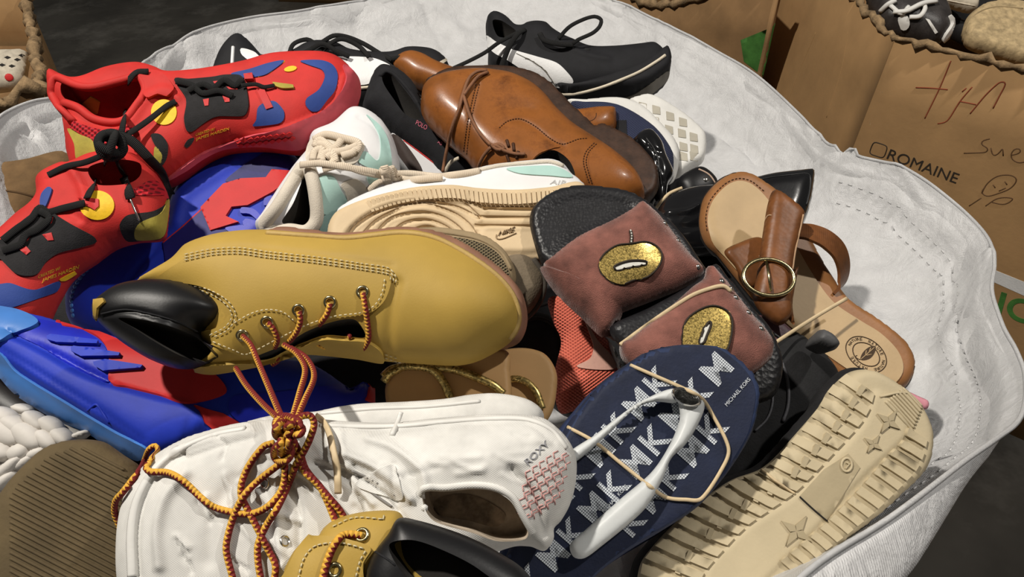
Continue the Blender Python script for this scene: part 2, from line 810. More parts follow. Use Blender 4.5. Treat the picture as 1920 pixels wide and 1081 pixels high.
    if bump:
        bp = node('ShaderNodeBump', Strength=bump, Distance=.002)
        Lk.new(height, bp.inputs['Height'])
        Lk.new(bp.outputs[0], bs_.inputs['Normal'])
    return m

# ------------------------------------------------------------------ floor
concrete = M('dark_concrete', (.045, .042, .036), .75, .35, 3, .2, 60, kind='scuff', col2=(.10, .095, .085), p=2.2)
fl = single('floor', 'dark scuffed concrete warehouse floor', None, kind='structure')
add(fl, 'floor', [(-7, -3, 0), (7, -3, 0), (7, 10, 0), (-7, 10, 0)], [(0, 1, 2, 3)], concrete, smooth=False)

# ------------------------------------------------------------------ cardboard boxes
card = M('cardboard', (.33, .195, .085), .85, .10, 9, .12, 120)
card_dark = M('cardboard_worn', (.25, .145, .065), .9, .14, 12, .15, 120)
card_edge = M('cardboard_torn_edge', (.27, .18, .095), .95, .35, 60, .6, 300)
ink_red = M('red_marker', (.23, .05, .02), .7, .05)
ink_brown = M('brown_marker', (.10, .05, .02), .7, .05)
ink_black = M('black_print', (.025, .018, .012), .7, .05)
ink_green = M('green_print', (.05, .16, .03), .7, .2, 40)
white_tape = M('white_tape', (.6, .6, .6), .5, .04)


def wall_panel(th, name, a, b, z0, z1, mat, t=.008, sag=None, lean=(0, 0), n=14):
    """one cardboard wall from a to b (xy), slightly bowed and with a ragged top"""
    a, b = np.array(a, float), np.array(b, float)
    dr = (b - a) / np.linalg.norm(b - a)
    nr = np.array([dr[1], -dr[0]])
    v, f = [], []
    rows = 6
    for j in range(rows + 1):
        tz = j / rows
        for i in range(n + 1):
            s = i / n
            q = a + (b - a) * s + nr * (.012 * math.sin(math.pi * s) * math.sin(math.pi * tz)) + np.array(lean) * (1 - tz)
            top = z1 + (sag[i % len(sag)] if sag else 0)
            v.append((q[0], q[1], z0 + (top - z0) * tz))
    m = len(v)
    v += [(x - nr[0] * t, y - nr[1] * t, z) for x, y, z in v]
    w = n + 1
    for j in range(rows):
        for i in range(n):
            k = j * w + i
            f.append((k, k + 1, k + w + 1, k + w))
            f.append((m + k, m + k + w, m + k + w + 1, m + k + 1))
    for i in range(n):
        k = rows * w + i
        f.append((k, k + 1, m + k + 1, m + k))
        f.append((i + 1, i, m + i, m + i + 1))
    for j in range(rows):
        for k in (j * w, j * w + n):
            f.append((k, k + w, m + k + w, m + k))
    return add(th, name, np.array(v), f, mat), np.array(v)[rows * w:rows * w + w]


def torn_edge(th, tops, parent, r=.006):
    p = spl(tops, .012, False)
    p = p + rng.normal(0, .0022, p.shape)
    v, f, u = tube_mesh(p, r * (1 + .35 * rng.standard_normal(len(p)).clip(-1, 1.5)), 6)
    return add(th, 'torn_edge', v, f, card_edge, parent, True, u)


bx = Thing('cardboard_box', 'large printed cardboard box filled with shoes behind the white bag', 'box')
ZT = .647
K0, K1, K2 = (.655, 1.95), (.667, 1.275), (1.20, .84)
pa, ta = wall_panel(bx, 'side_panel', K0, K1, 0, ZT, card, sag=[.004, 0, .003, -.004, .002], lean=(-.06, -.05))
pb, tb = wall_panel(bx, 'side_panel', K1, K2, 0, ZT, card, sag=[0, .003, -.002, .002], lean=(-.06, -.05))
pc, tcx = wall_panel(bx, 'side_panel', K2, (1.75, 1.0), 0, ZT, card)
pd_, td = wall_panel(bx, 'side_panel', (1.75, 1.0), (1.75, 1.95), 0, ZT, card)
pe, te = wall_panel(bx, 'side_panel', (1.75, 1.95), K0, 0, ZT, card)
add(bx, 'packing_pad', [(.67, 1.3, .50), (1.2, .86, .50), (1.74, 1.02, .50), (1.74, 1.94, .50), (.67, 1.94, .50)],
    [(0, 1, 2, 3, 4)], card_dark, smooth=False)
torn_edge(bx, ta, pa)
torn_edge(bx, tb, pb)
fr = pb
stroke(bx, 'printed_checkbox', fr, [(1638, 265), (1665, 274), (1657, 297), (1629, 288)], .0010, ink_black, closed=True,
       curve=False, n=4)
text(bx, 'printed_word', fr, 'ROMAINE', (1662, 297), (130, 47), (8, -18), ink_black, .0008)
stroke(bx, 'red_marker_writing', fr, [[(1783, 114), (1762, 165), (1734, 222)], [(1717, 164), (1745, 165), (1777, 168)],
       [(1758, 232), (1776, 227), (1800, 190), (1823, 163)], [(1812, 165), (1804, 172)], [(1800, 190), (1830, 196)],
       [(1819, 213), (1850, 176), (1876, 153), (1886, 155), (1874, 180), (1862, 203)]], .0011, ink_red, n=4)
stroke(bx, 'brown_marker_writing', fr, [[(1856, 260), (1840, 264), (1838, 271), (1853, 277), (1850, 285), (1807, 287)],
       [(1858, 277), (1862, 292), (1875, 286), (1880, 276), (1881, 292)],
       [(1895, 291), (1914, 286), (1912, 277), (1900, 280), (1895, 295), (1908, 305), (1926, 302)],
       [(1841, 362), (1850, 345), (1870, 330), (1895, 328), (1907, 336), (1896, 352), (1870, 363), (1850, 368), (1840, 360),
        (1848, 350)], [(1862, 346), (1866, 352)], [(1884, 340), (1888, 346)], [(1873, 358), (1886, 352)],
       [(1817, 386), (1840, 371)], [(1848, 386), (1872, 371), (1900, 372), (1884, 383), (1860, 379)]], .0010, ink_brown, n=4)
patch(bx, 'white_tape', fr, [(1836, 494), (1925, 530), (1925, 556), (1836, 516)], white_tape, .0008, 12, False)
text(bx, 'green_print', fr, 'IC', (1866, 588), (66, 22), (12, -42), ink_green, .0008, thick=.02)
# creases of the crushed corner
stroke(bx, 'crease', pa, [(1530, 60), (1500, 130), (1470, 210)], .0012, card, n=4)
stroke(bx, 'crease', pa, [(1590, 60), (1578, 130), (1550, 220)], .0012, card, n=4)

# box further behind with the green print
b2 = Thing('cardboard_box', 'brown cardboard box with torn rim and green print behind the bag', 'box')
zt = .50
q1, t1 = wall_panel(b2, 'side_panel', (.20, 2.05), (.57, 1.62), 0, zt, card_dark, sag=[.06, .05, .03, .01, 0, -.005, 0, .01, .03, .05, .07, .09, .10, .11, .12])
q2, t2 = wall_panel(b2, 'side_panel', (.57, 1.62), (.52, 2.6), 0, zt + .1, card_dark)
q3, t3 = wall_panel(b2, 'side_panel', (.52, 2.6), (.15, 2.6), 0, .8, card)
q4, t4 = wall_panel(b2, 'side_panel', (.15, 2.6), (.20, 2.05), 0, zt + .05, card_dark)
torn_edge(b2, t1, q1, .009)
GP = patch(b2, 'green_print', q1, [(1389, 75), (1462, 45), (1440, 150), (1395, 115)], ink_green, .0012, 8, False)

# box on the left with torn rim
b3 = Thing('cardboard_box', 'torn cardboard box beside the bag holding a white lattice shoe', 'box')
r1, s1 = wall_panel(b3, 'side_panel', (-1.12, 1.10), (-.86, 1.28), 0, .55, card_dark, sag=[.01, -.01, 0, .012, -.008])
r2, s2 = wall_panel(b3, 'side_panel', (-.86, 1.28), (-1.15, 1.80), 0, .55, card, sag=[.0, .01, -.012, .006])
r3, s3 = wall_panel(b3, 'side_panel', (-1.15, 1.80), (-1.7, 1.80), 0, .55, card)
r4, s4 = wall_panel(b3, 'side_panel', (-1.7, 1.80), (-1.7, 1.10), 0, .55, card)
r5, s5 = wall_panel(b3, 'side_panel', (-1.7, 1.10), (-1.12, 1.10), 0, .55, card)
add(b3, 'packing_pad', [(-1.12, 1.13, .43), (-.88, 1.3, .43), (-1.16, 1.78, .43), (-1.68, 1.78, .43), (-1.68, 1.13, .43)],
    [(0, 1, 2, 3, 4)], card_dark, smooth=False)
torn_edge(b3, s1, r1, .012)
torn_edge(b3, s2, r2, .010)

# far box and the crushed box by the bag corner
b4 = Thing('cardboard_box', 'brown cardboard box standing far back on the dark floor', 'box')
for a, b in (((-1.03, 3.34), (-.61, 3.30)), ((-.61, 3.30), (-.57, 3.7)), ((-.57, 3.7), (-1.0, 3.74)), ((-1.0, 3.74), (-1.03, 3.34))):
    wall_panel(b4, 'side_panel', a, b, 0, .35, card)
b5 = Thing('cardboard_box', 'crushed low cardboard box on the floor outside the bag corner', 'box')
for a, b, h in (((.92, .52), (1.02, .62), .22), ((1.02, .62), (1.5, .60), .2), ((1.5, .60), (1.5, .2), .2),
                ((1.5, .2), (.98, .22), .2), ((.98, .22), (.92, .52), .24)):
    wall_panel(b5, 'side_panel', a, b, 0, h, card_dark)
fp = [(.9, .50, .205), (1.06, .66, .212), (1.12, .60, .18), (.96, .42, .17)]
hull_prism(b5, 'flap', fp, [(x, y, z - .006) for x, y, z in fp], card)

# ------------------------------------------------------------------ the white woven bag
bagm = M('white_woven_plastic', (.57, .57, .575), .42, .06, 30, .55, 130, kind='weave', p=2600.0, spec=.5)
bag = Thing('bulk_bag', 'white woven plastic bulk bag holding the whole pile of shoes', 'bag')
rim = [(-60, 290, .86), (0, 218, .96), (60, 190, 1.02), (130, 178, 1.07), (200, 150, 1.13), (250, 130, 1.18), (310, 90, 1.25),
       (380, 54, 1.32), (470, 32, 1.38), (560, 20, 1.42), (680, -3, 1.48), (850, -60, 1.55), (1000, -60, 1.55),
       (1130, -12, 1.5), (1240, 42, 1.42), (1340, 92, 1.34), (1420, 142, 1.27), (1500, 215, 1.19), (1548, 266, 1.14),
       (1600, 290, 1.09), (1700, 318, 1.03), (1790, 380, .97), (1848, 438, .92), (1864, 490, .88), (1860, 545, .84),
       (1880, 610, .80), (1905, 655, .76), (1922, 705, .71), (1912, 782, .64), (1800, 870, .56), (1680, 962, .49), (1500, 1084, .43),
       (1300, 1330, .37), (900, 1500, .36), (300, 1500, .37), (-150, 1250, .44), (-260, 950, .54), (-250, 640, .66),
       (-170, 420, .77)]
rw = np.array([P(*r) for r in rim])
rw = spl(rw, .008, True)
nr_ = len(rw)
ctr = np.array([0.02, .62, 0])
per = np.concatenate([[0], np.cumsum(np.linalg.norm(np.diff(rw, axis=0), axis=1))])
ang = per / per[-1] * 2 * math.pi
rows = []
prm = np.array([PX(p[None])[0] for p in rw])
cuff = np.where(prm[:, 0] > 1100, np.interp(prm[:, 1], [780, 830, 962, 1084, 1300], [0, .015, .038, .055, .06]), 0)   # rim turned outwards at the front right
out = (rw - ctr) * np.array([1, 1, 0])
out /= np.linalg.norm(out, axis=1)[:, None]
for t in np.linspace(0, 1, 34):
    # from the floor outside, up to the rim
    k = 1 - t
    e = math.sin(min(1, k * 5) * math.pi / 2)
    q = rw + out * (e * (.004 + cuff) - .03 * math.sin(k * math.pi))[:, None]
    q[:, 2] = rw[:, 2] * (1 - max(0, (k - .16) / .84) ** 1.3) - .10 * k * (k < .16) - .016 * (k >= .16) * (1 - k) - cuff * .15 * e
    rows.append(q)
for t in np.linspace(0, 1, 44)[1:]:
    e = t ** 1.35
    q = rw * (1 - e * .8) + e * .8 * np.array([.02, .64, .30])
    q[:, 2] -= .05 * math.sin(min(1, t * 2) * math.pi)
    rows.append(q)
rows = np.array(rows)
nt_ = len(rows)
# folds and creases of the sheet
tt = np.linspace(0, 1, nt_)
fold = np.zeros((nt_, nr_))
for k in range(46):
    c, w = rng.uniform(0, 2 * math.pi), rng.uniform(.008, .03)
    r0, rwid = rng.uniform(.40, .75), rng.uniform(.05, .16)
    sl = rng.normal(0, .5)
    da = (ang[None, :] - c - sl * (tt[:, None] - r0) + math.pi) % (2 * math.pi) - math.pi
    fold += rng.choice([-1, 1]) * rng.uniform(.003, .008) * np.exp(-np.abs(da / w) ** 1.3) * np.exp(-((tt[:, None] - r0) / rwid) ** 2)
for k in range(60):
    c, w = rng.uniform(0, 2 * math.pi), rng.uniform(.03, .12)
    r0, rwid = rng.uniform(.38, .7), rng.uniform(.006, .02)
    da = (ang[None, :] - c + math.pi) % (2 * math.pi) - math.pi
    fold += rng.choice([-1, 1]) * rng.uniform(.0015, .004) * np.exp(-(da / w) ** 2) * np.exp(-np.abs((tt[:, None] - r0) / rwid) ** 1.4)
rows[:, :, 2] += fold
# long creases seen on the inner wall
flat_ = rows.reshape(-1, 3)
pxb = PX(flat_)
inn_ = (np.repeat(np.arange(nt_), nr_) >= 33)
for ln, wd_, am in ([(425, 68), (500, 60), (590, 53), (690, 57)], 5, -.014), ([(690, 57), (760, 30), (830, 8)], 8, .010), ([(600, 30), (720, 25), (830, 40), (870, 70)], 12, .010), \
        ([(840, 70), (900, 45), (1000, 20)], 6, -.008), ([(760, 110), (840, 70), (900, 60)], 7, .008), ([(300, 110), (400, 80), (520, 72)], 9, .008), ([(1260, 190), (1340, 240), (1420, 290), (1480, 330)], 7, -.012), \
        ([(1240, 110), (1330, 150), (1420, 200), (1530, 262)], 9, .010), ([(1420, 200), (1400, 260), (1430, 320)], 6, -.006), ([(1500, 320), (1560, 295), (1600, 288)], 6, .010), ([(1480, 340), (1530, 300), (1590, 280)], 5, -.008), \
        ([(1560, 345), (1660, 372), (1760, 420), (1830, 480)], 14, .010), ([(1830, 470), (1790, 520), (1800, 580), (1830, 660), (1870, 740)], 10, -.014), ([(1850, 480), (1830, 560), (1860, 640), (1890, 720)], 10, .010), \
        ([(1600, 560), (1660, 620), (1740, 700)], 8, .006), ([(1560, 480), (1650, 520), (1780, 530)], 16, .008), ([(1790, 580), (1780, 680), (1790, 780)], 7, .010), ([(1760, 600), (1740, 700), (1720, 860)], 8, -.008), ([(30, 250), (60, 230), (90, 280)], 8, .010), ([(100, 200), (70, 225), (30, 290)], 6, -.010), \
        ([(1640, 330), (1690, 380), (1650, 450)], 9, .007), ([(1100, 30), (1180, 60), (1290, 90), (1390, 150)], 10, .010), ([(1130, 20), (1200, 75), (1260, 140)], 8, -.008):
    dd_ = sdist(pxb, spl(ln, 10, False))
    flat_[:, 2] += np.where(inn_, am * np.exp(-(dd_ / wd_) ** 2), 0)
rows = flat_.reshape(nt_, nr_, 3)
rows[:, :, 0] += .6 * fold * np.sign(np.cos(ang))[None]
vv = rows.reshape(-1, 3)
ff = []
for j in range(nt_ - 1):
    for i in range(nr_):
        a, b = j * nr_ + i, j * nr_ + (i + 1) % nr_
        ff.append((a, b, b + nr_, a + nr_))
ff.append(tuple((nt_ - 1) * nr_ + i for i in range(nr_)))
ff.append(tuple(range(nr_))[::-1])
cum = np.concatenate([[0], np.cumsum(np.linalg.norm(np.diff(rows[:, nr_ // 3], axis=0), axis=1))])
uvb = np.stack(np.broadcast_arrays(per[None, :], cum[:, None]), -1).reshape(-1, 2)
BAG = add(bag, 'bag_sheet', vv, ff, bagm, uv=uvb)
hem = M('bag_hem_thread', (.50, .50, .50), .6, .1)
# hem line and double seam inside the rim
rimw = rows[33]
v, f, u = tube_mesh(rimw, .0022, 6, True)
add(bag, 'hem', v, f, bagm, uv=u)
seam = []
for off in (38, 40):
    r_ = rows[off] + np.array([0, 0, .0012])
    pr_ = PX(r_)
    for i in range(0, nr_ - 1, 2):
        if pr_[i, 0] < 1560 or pr_[i, 1] > 1200:
            continue
        m1 = r_[i] * .25 + r_[i + 1] * .75
        seam.append(tube_mesh(np.array([r_[i], m1]), .0010, 4, False, .8, np.array([[0, 0, 1.]] * 2)))
v, f, u = join(seam)
add(bag, 'seam_stitching', v, f, hem, uv=u, kind='stuff')

# ------------------------------------------------------------------ shared shoe materials
blackl = M('black_leather', (.008, .008, .009), .42, .2, 30, .03, 500)
blacks = M('black_suede', (.012, .012, .013), .8, .3, 60, .2, 600)
blackf = M('black_fabric', (.011, .011, .013), .85, .2, 80, .2, 900)
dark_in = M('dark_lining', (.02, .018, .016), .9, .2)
black_lace = M('black_lace', (.010, .010, .010), .8, .1, 50, .5, kind='ribs', p=5000)
white_thread = M('pale_thread', (.62, .54, .34), .7, .08)
tan = M('tan_nubuck', (.40, .262, .052), .62, .07, 14, .05, 700)
tan_rim = M('tan_welt', (.44, .30, .10), .6, .1)
gum = M('gum_rubber', (.24, .12, .075), .6, .15, 30, .1)
brass = M('aged_brass', (.42, .36, .20), .25, .15, 200, .05, metal=1.0)
silver = M('silver_metal', (.62, .60, .56), .2, .1, metal=1.0, bump=0)
boot_lace = M('yellow_and_red_lace', (.66, .36, .045), .7, kind='lace', col2=(.16, .012, .010), bump=.4, p=2300)
band_m = M('rubber_band', (.60, .47, .29), .55, .1, 60, .05)


def S(*f):
    """list of pixel points"""
    return list(f)


# ------------------------------------------------------------------ tan boot lying on the pile
bt = Thing('work_boot', 'tan leather work boot with black padded collar and yellow red laces, lying across the pile', 'boot',
           'pair of tan boots')
pl = Pl(580, 565, .575, .0, .30)
ps = Pl(580, 565, .600, .0, .30)
sole_o = S((470, 470), (520, 431), (590, 434), (650, 440), (700, 434), (752, 429), (800, 432), (842, 443), (893, 470), (943, 507),
           (977, 545), (989, 588), (985, 622), (968, 646), (930, 650), (880, 560), (760, 500), (600, 500))
relief(bt, 'sole', sole_o, ps, gum, R=.008, hf=.016, hb=.02, step=7)
body_o = S((262, 534), (300, 508), (333, 488), (357, 463), (400, 446), (443, 438), (500, 435), (600, 442), (650, 445), (700, 440),
           (750, 435), (793, 438), (833, 450), (883, 477), (933, 513), (965, 550), (978, 587), (974, 617), (958, 640), (930, 660),
           (893, 678), (860, 685), (817, 684), (747, 679), (722, 677), (667, 668), (600, 662), (540, 670), (480, 684), (400, 697),
           (363, 692), (392, 672), (404, 656), (380, 632), (384, 606), (345, 570), (295, 545))
gap = S((478, 669), (533, 646), (577, 620), (627, 602), (662, 598), (678, 612), (684, 632), (650, 630), (610, 628), (573, 640),
        (520, 664), (485, 677))
up = relief(bt, 'upper', body_o, pl, tan, R=.055, hf=.042, hb=.035, step=6,
            bumps=[('r', [(745, 690), (730, 640), (735, 580), (745, 530)], 10, -.003), ('b', (880, 570), (90, 80), .006),
                   ('r', [(360, 470), (450, 462), (600, 478), (735, 498)], 5, -.0012)],
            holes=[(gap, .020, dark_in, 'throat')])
qp = S((338, 494), (357, 482), (400, 474), (450, 472), (500, 479), (600, 490), (683, 502), (722, 509), (732, 525), (728, 547),
       (718, 568), (700, 583), (680, 590), (627, 597), (577, 613), (533, 640), (480, 656), (463, 667), (430, 655), (397, 643),
       (374, 622), (408, 614), (432, 586), (417, 558), (382, 537), (330, 526), (295, 522))
quarter = patch(bt, 'quarter_panel', up, qp, tan, .0022, 7)
patch(bt, 'tongue_flap', up, S((366, 690), (380, 682), (440, 676), (483, 673), (573, 642), (610, 632), (650, 634), (687, 637),
      (713, 652), (720, 674), (667, 666), (573, 658), (520, 671), (477, 682), (400, 695)), tan, .0030, 7)
stroke(bt, 'welt', up, S((500, 437), (600, 444), (650, 447), (700, 442), (750, 437), (793, 441), (831, 453), (880, 480), (930, 516),
       (960, 551), (972, 587), (968, 614), (955, 634)), .0024, tan_rim, n=6)
st = []
for o in (0, 5, 10):
    st.append(S((348, 478 + o), (400, 468 + o), (450, 466 + o), (500, 473 + o), (600, 484 + o), (683, 496 + o), (727 - o * .3, 503 + o),
                (742 - o, 518), (741 - o, 534)))
stroke(bt, 'stitching', [up, quarter], st, .0005, white_thread, .0010, dash=(6, 4), kind='stuff')
stroke(bt, 'stitching', [quarter, up], [S((318, 533), (382, 545), (420, 566), (436, 590), (424, 612), (395, 628)),
       S((330, 529), (388, 541), (427, 563), (443, 590), (430, 616), (398, 634)),
       S((440, 605), (470, 588), (500, 580), (530, 584), (552, 600)), S((402, 640), (440, 655), (462, 662), (520, 634), (575, 608),
       (627, 592), (680, 585), (705, 570), (718, 545), (722, 520)), S((722, 668), (745, 676)), S((722, 662), (748, 670))],
       .0005, white_thread, .0010, dash=(5, 4), kind='stuff')
plc = Pl(305, 610, .548, .0, .30)
col_o = S((183, 587), (188, 572), (204, 557), (233, 538), (267, 529), (317, 527), (367, 537), (408, 558), (427, 583), (414, 606),
          (380, 619), (374, 632), (400, 655), (408, 668), (367, 687), (333, 691), (283, 674), (233, 644), (200, 617), (187, 600))
col_h = S((222, 596), (262, 598), (300, 606), (335, 617), (368, 632), (398, 662), (378, 676), (338, 666), (290, 640), (250, 614))
cl = relief(bt, 'collar', col_o, plc, blackl, R=.024, hf=.030, hb=.028, step=5,
            bumps=[('r', [(195, 590), (240, 582), (300, 594), (340, 608), (372, 628)], 4, -.0025)],
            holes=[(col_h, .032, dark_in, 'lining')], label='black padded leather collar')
stroke(bt, 'collar_seam', cl, S((190, 588), (235, 580), (290, 590), (335, 604), (370, 622)), .0007, blackf, .0002)
patch(bt, 'pull_tab', cl, S((179, 563), (196, 560), (199, 566), (186, 577), (183, 600), (179, 597)), tan, .002, 5, False)
eye = [(455, 628), (501, 603), (560, 581), (619, 566), (680, 547)]
for e in eye:
    er = ring(bt, 'eyelet', quarter, e, .0036, .0013, brass, .0006)
    dome(bt, 'eyelet_hole', quarter, e, .0032, .0004, dark_in, er)
BT = [up, quarter, cl]


def blace(pts, th=None, tg=None, r=.0021, lift=.003, name='lace'):
    drape(th or bt, name, tg or BT, [(a[0], a[1], a[2] if len(a) > 2 else lift) for a in pts], r, boot_lace, 8, .85, 5)


blace(S((680, 549, .0015), (684, 572), (689, 605), (691, 632), (685, 650), (672, 663, .001)))
blace(S((619, 568, .0015), (613, 588), (602, 604), (586, 622, .001)))
blace(S((560, 583, .0015), (563, 600), (557, 620), (546, 636), (538, 642, .001)))
blace(S((501, 605, .0015), (512, 616), (520, 637), (515, 651, .001)))
blace(S((636, 604, .0), (645, 618, .001), (656, 631, .002)))
blace(S((572, 626, .001), (590, 641), (608, 650), (620, 654, .001)))
blace(S((493, 668, .001), (506, 658, .004), (519, 662, .004), (521, 675), (510, 683, .001)))

# ------------------------------------------------------------------ blue sneaker, big one by the boot collar
cobalt = M('cobalt_foam', (.012, .035, .42), .6, .12, 20, .05, 300)
cobalt_m = M('cobalt_satin', (.012, .022, .42), .45, .2, 15, .04, 300)
navy = M('navy_synthetic', (.010, .010, .12), .55, .2, 25, .05, 300)
sky = M('sky_rubber', (.055, .18, .50), .4, .1, 15, .04)
redp = M('red_synthetic', (.52, .022, .022), .6, .1, 15, .05)
redd = M('dark_red_rubber', (.20, .008, .010), .5, .15)
bl = Thing('basketball_shoe', 'cobalt blue sneaker with sky blue sole edge and red panel under the boot collar', 'shoe', 'pair of blue sneakers')
pl = Pl(330, 720, .625, .0, .55)
bo = S((-70, 565), (0, 579), (31, 585), (60, 592), (104, 602), (176, 624), (300, 650), (480, 664), (533, 676), (597, 690), (647, 722),
       (667, 734), (690, 720), (701, 748), (690, 800), (560, 840), (400, 858), (300, 874), (262, 862), (226, 845), (195, 828),
       (164, 809), (126, 794), (79, 769), (31, 737), (0, 703), (-70, 640))
b_ = relief(bl, 'upper', bo, pl, cobalt, R=.028, hf=.030, hb=.035, step=6,
            bumps=[('s', [(-60, 640), (25, 632), (85, 660), (150, 700), (208, 722), (300, 748), (365, 765), (385, 800), (300, 850), (220, 806), (120, 748), (20, 680)], .007, 10),
                   ('r', [(0, 655), (60, 690), (120, 728), (200, 778), (275, 830)], 5, -.002),
                   ('r', [(20, 628), (80, 655), (150, 690), (205, 718)], 6, -.004)])
patch(bl, 'sole_edge', b_, S((-50, 640), (0, 659), (31, 693), (63, 715), (94, 734), (126, 753), (157, 772), (189, 791), (220, 809),
      (252, 825), (279, 842), (262, 860), (226, 843), (195, 826), (164, 807), (126, 792), (79, 767), (31, 735), (0, 701), (-50, 650)),
      sky, .002, 6)
patch(bl, 'toe_bumper', b_, S((-50, 572), (0, 581), (31, 587), (60, 598), (73, 609), (60, 618), (31, 627), (0, 642), (-50, 640)), sky, .004, 6)
nv = patch(bl, 'toe_panel', b_, S((36, 592), (66, 598), (104, 606), (150, 618), (186, 640), (204, 665), (207, 716), (170, 704), (120, 678), (80, 652), (34, 628), (62, 619), (76, 609)), cobalt_m, .0012, 6)
rp = patch(bl, 'side_panel', b_, S((104, 603), (150, 617), (187, 636), (205, 665), (208, 718), (239, 727), (299, 742), (352, 757), (424, 736),
      (398, 697), (360, 690), (300, 668), (240, 646), (190, 626), (140, 609)), redp, .0018, 6, label='red side panel')
patch(bl, 'side_panel', b_, S((363, 761), (373, 769), (384, 793), (402, 805), (450, 792), (420, 775)), redp, .0016, 6, False)
patch(bl, 'side_panel', b_, S((600, 725), (690, 716), (694, 740), (640, 760), (560, 790), (470, 800), (430, 770), (440, 742), (520, 735)), cobalt_m, .001, 7)
for q in (S((91, 634), (98, 631), (186, 643), (184, 649), (110, 645), (93, 640)), S((137, 654), (142, 652), (228, 665), (226, 670), (156, 670), (138, 661)),
          S((179, 681), (201, 676), (271, 687), (267, 692), (198, 697), (181, 687))):
    patch(bl, 'tread_lug', [nv, rp, b_], q, cobalt, .004, 5, False)
stroke(bl, 'crease', b_, S((164, 770), (181, 755), (206, 794)), .0012, cobalt, n=4, curve=False)
patch(bl, 'heel_tab', b_, S((684, 750), (692, 717), (697, 730), (697, 755)), redp, .003, 5, False)

# ------------------------------------------------------------------ blue sneaker between the red one and the boot
bb = Thing('basketball_shoe', 'cobalt blue sneaker with red and navy panels wedged between red sneaker and tan boot', 'shoe', 'pair of blue sneakers')
pl = Pl(350, 450, .812, .0, .45)
bo = S((133, 600), (131, 560), (139, 536), (160, 507), (187, 481), (230, 458), (270, 448), (305, 447), (316, 437), (315, 420), (320, 400),
       (333, 367), (360, 333), (396, 308), (423, 297), (436, 287), (486, 275), (513, 277), (543, 287), (563, 303), (590, 350), (570, 430),
       (480, 520), (330, 620), (200, 640), (150, 625))
b_ = relief(bb, 'upper', bo, pl, cobalt, R=.03, hf=.032, hb=.02, step=6,
            bumps=[('r', [(243, 525), (270, 490), (303, 462)], 3, -.0022), ('r', [(222, 548), (262, 495), (300, 452)], 3, -.002),
                   ('r', [(330, 415), (345, 370), (400, 330), (440, 305)], 12, .004)])
patch(bb, 'side_panel', b_, S((307, 457), (345, 425), (380, 394), (396, 433), (440, 430), (480, 432), (420, 480), (313, 505)), navy, .0016, 4, False, label='navy panel')
patch(bb, 'side_panel', b_, S((423, 340), (453, 313), (480, 297), (513, 279), (524, 292), (556, 297), (561, 310), (550, 326), (511, 321), (500, 336), (453, 338)), navy, .0012, 6, label='navy panel')
patch(bb, 'side_panel', b_, S((378, 391), (420, 347), (453, 337), (500, 335), (511, 320), (545, 323), (548, 335), (513, 362), (466, 387), (436, 390), (425, 407), (449, 418), (396, 434)), redp, .0034, 4, False, label='red panel')
stroke(bb, 'piping', b_, S((306, 456), (340, 428), (381, 391)), .0016, redp)
for q in (S((455, 392), (478, 395), (492, 410), (486, 416), (470, 404), (453, 402)), S((425, 430), (460, 425), (490, 430), (485, 440), (440, 440)),
          S((462, 413), (490, 420), (488, 428), (458, 424)), S((498, 375), (512, 370), (506, 385), (497, 388))):
    patch(bb, 'lace_loop', b_, q, cobalt_m, .004, 5)
tips = []
for k in range(17):
    t = k / 16
    q = spl(S((136, 590), (133, 560), (140, 536), (160, 508), (188, 482), (205, 470)), 3, False)
    c = q[int(t * (len(q) - 1))]
    dome(bb, 'tread_nub', b_, (c[0] + 1, c[1] + 1), .0024, .0022, sky)

# ------------------------------------------------------------------ red sneakers
red = M('red_knit', (.50, .024, .020), .7, .10, 30, .12, 900)
redm = M('red_mesh', (.50, .012, .022), .7, .1, 30, .5, kind='mesh', col2=(.16, .004, .008), p=900.0)
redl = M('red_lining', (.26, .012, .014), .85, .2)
redr = M('red_translucent_rubber', (.52, .075, .095), .5, .15, 25, .05)
royal = M('royal_blue_knit', (.022, .055, .24), .7, .12, 30, .1, 800)
yellow = M('yellow_print', (.78, .47, .012), .6, .08, 200, .1)
olive = M('olive_suede', (.36, .30, .05), .8, .12, 60, .15)
charc = M('charcoal_felt', (.018, .017, .018), .9, .2, 80, .3, 900)
tiny_y = M('yellow_lettering', (.70, .40, .03), .6, .05)

ra = Thing('basketball_shoe', 'red sneaker with blue toe and yellow patches lying full length on its side', 'shoe', 'pair of red sneakers')
pl = Pl(390, 215, .82, .0, .45)
ro = S((96, 167), (97, 151), (103, 143), (113, 142), (124, 148), (151, 158), (173, 158), (204, 144), (240, 135), (275, 131), (302, 137),
       (326, 147), (355, 147), (400, 142), (469, 129), (504, 118), (535, 113), (602, 111), (631, 115), (653, 127), (669, 146), (674, 168),
       (671, 188), (658, 210), (635, 230), (602, 254), (580, 272), (558, 281), (535, 280), (491, 275), (447, 276), (413, 282), (380, 298),
       (345, 323), (310, 342), (230, 350), (150, 335), (133, 300), (130, 273), (122, 224), (111, 211), (100, 189))
rh = S((118, 154), (147, 166), (180, 167), (230, 156), (258, 150), (268, 172), (252, 198), (234, 222), (210, 226), (178, 219), (150, 199), (126, 188), (114, 173))
r_ = relief(ra, 'upper', ro, pl, red, R=.035, hf=.036, hb=.035, step=5,
            bumps=[('r', [(130, 230), (170, 243), (215, 250), (250, 225), (275, 190), (310, 175), (335, 185)], 7, .0035),
                   ('s', [(320, 330), (380, 288), (424, 270), (475, 252), (531, 242), (575, 224), (610, 208), (632, 185), (646, 140), (690, 140), (690, 200), (600, 290), (480, 300), (380, 320)], .006, 5)],
            holes=[(rh, .055, redl, 'lining')])
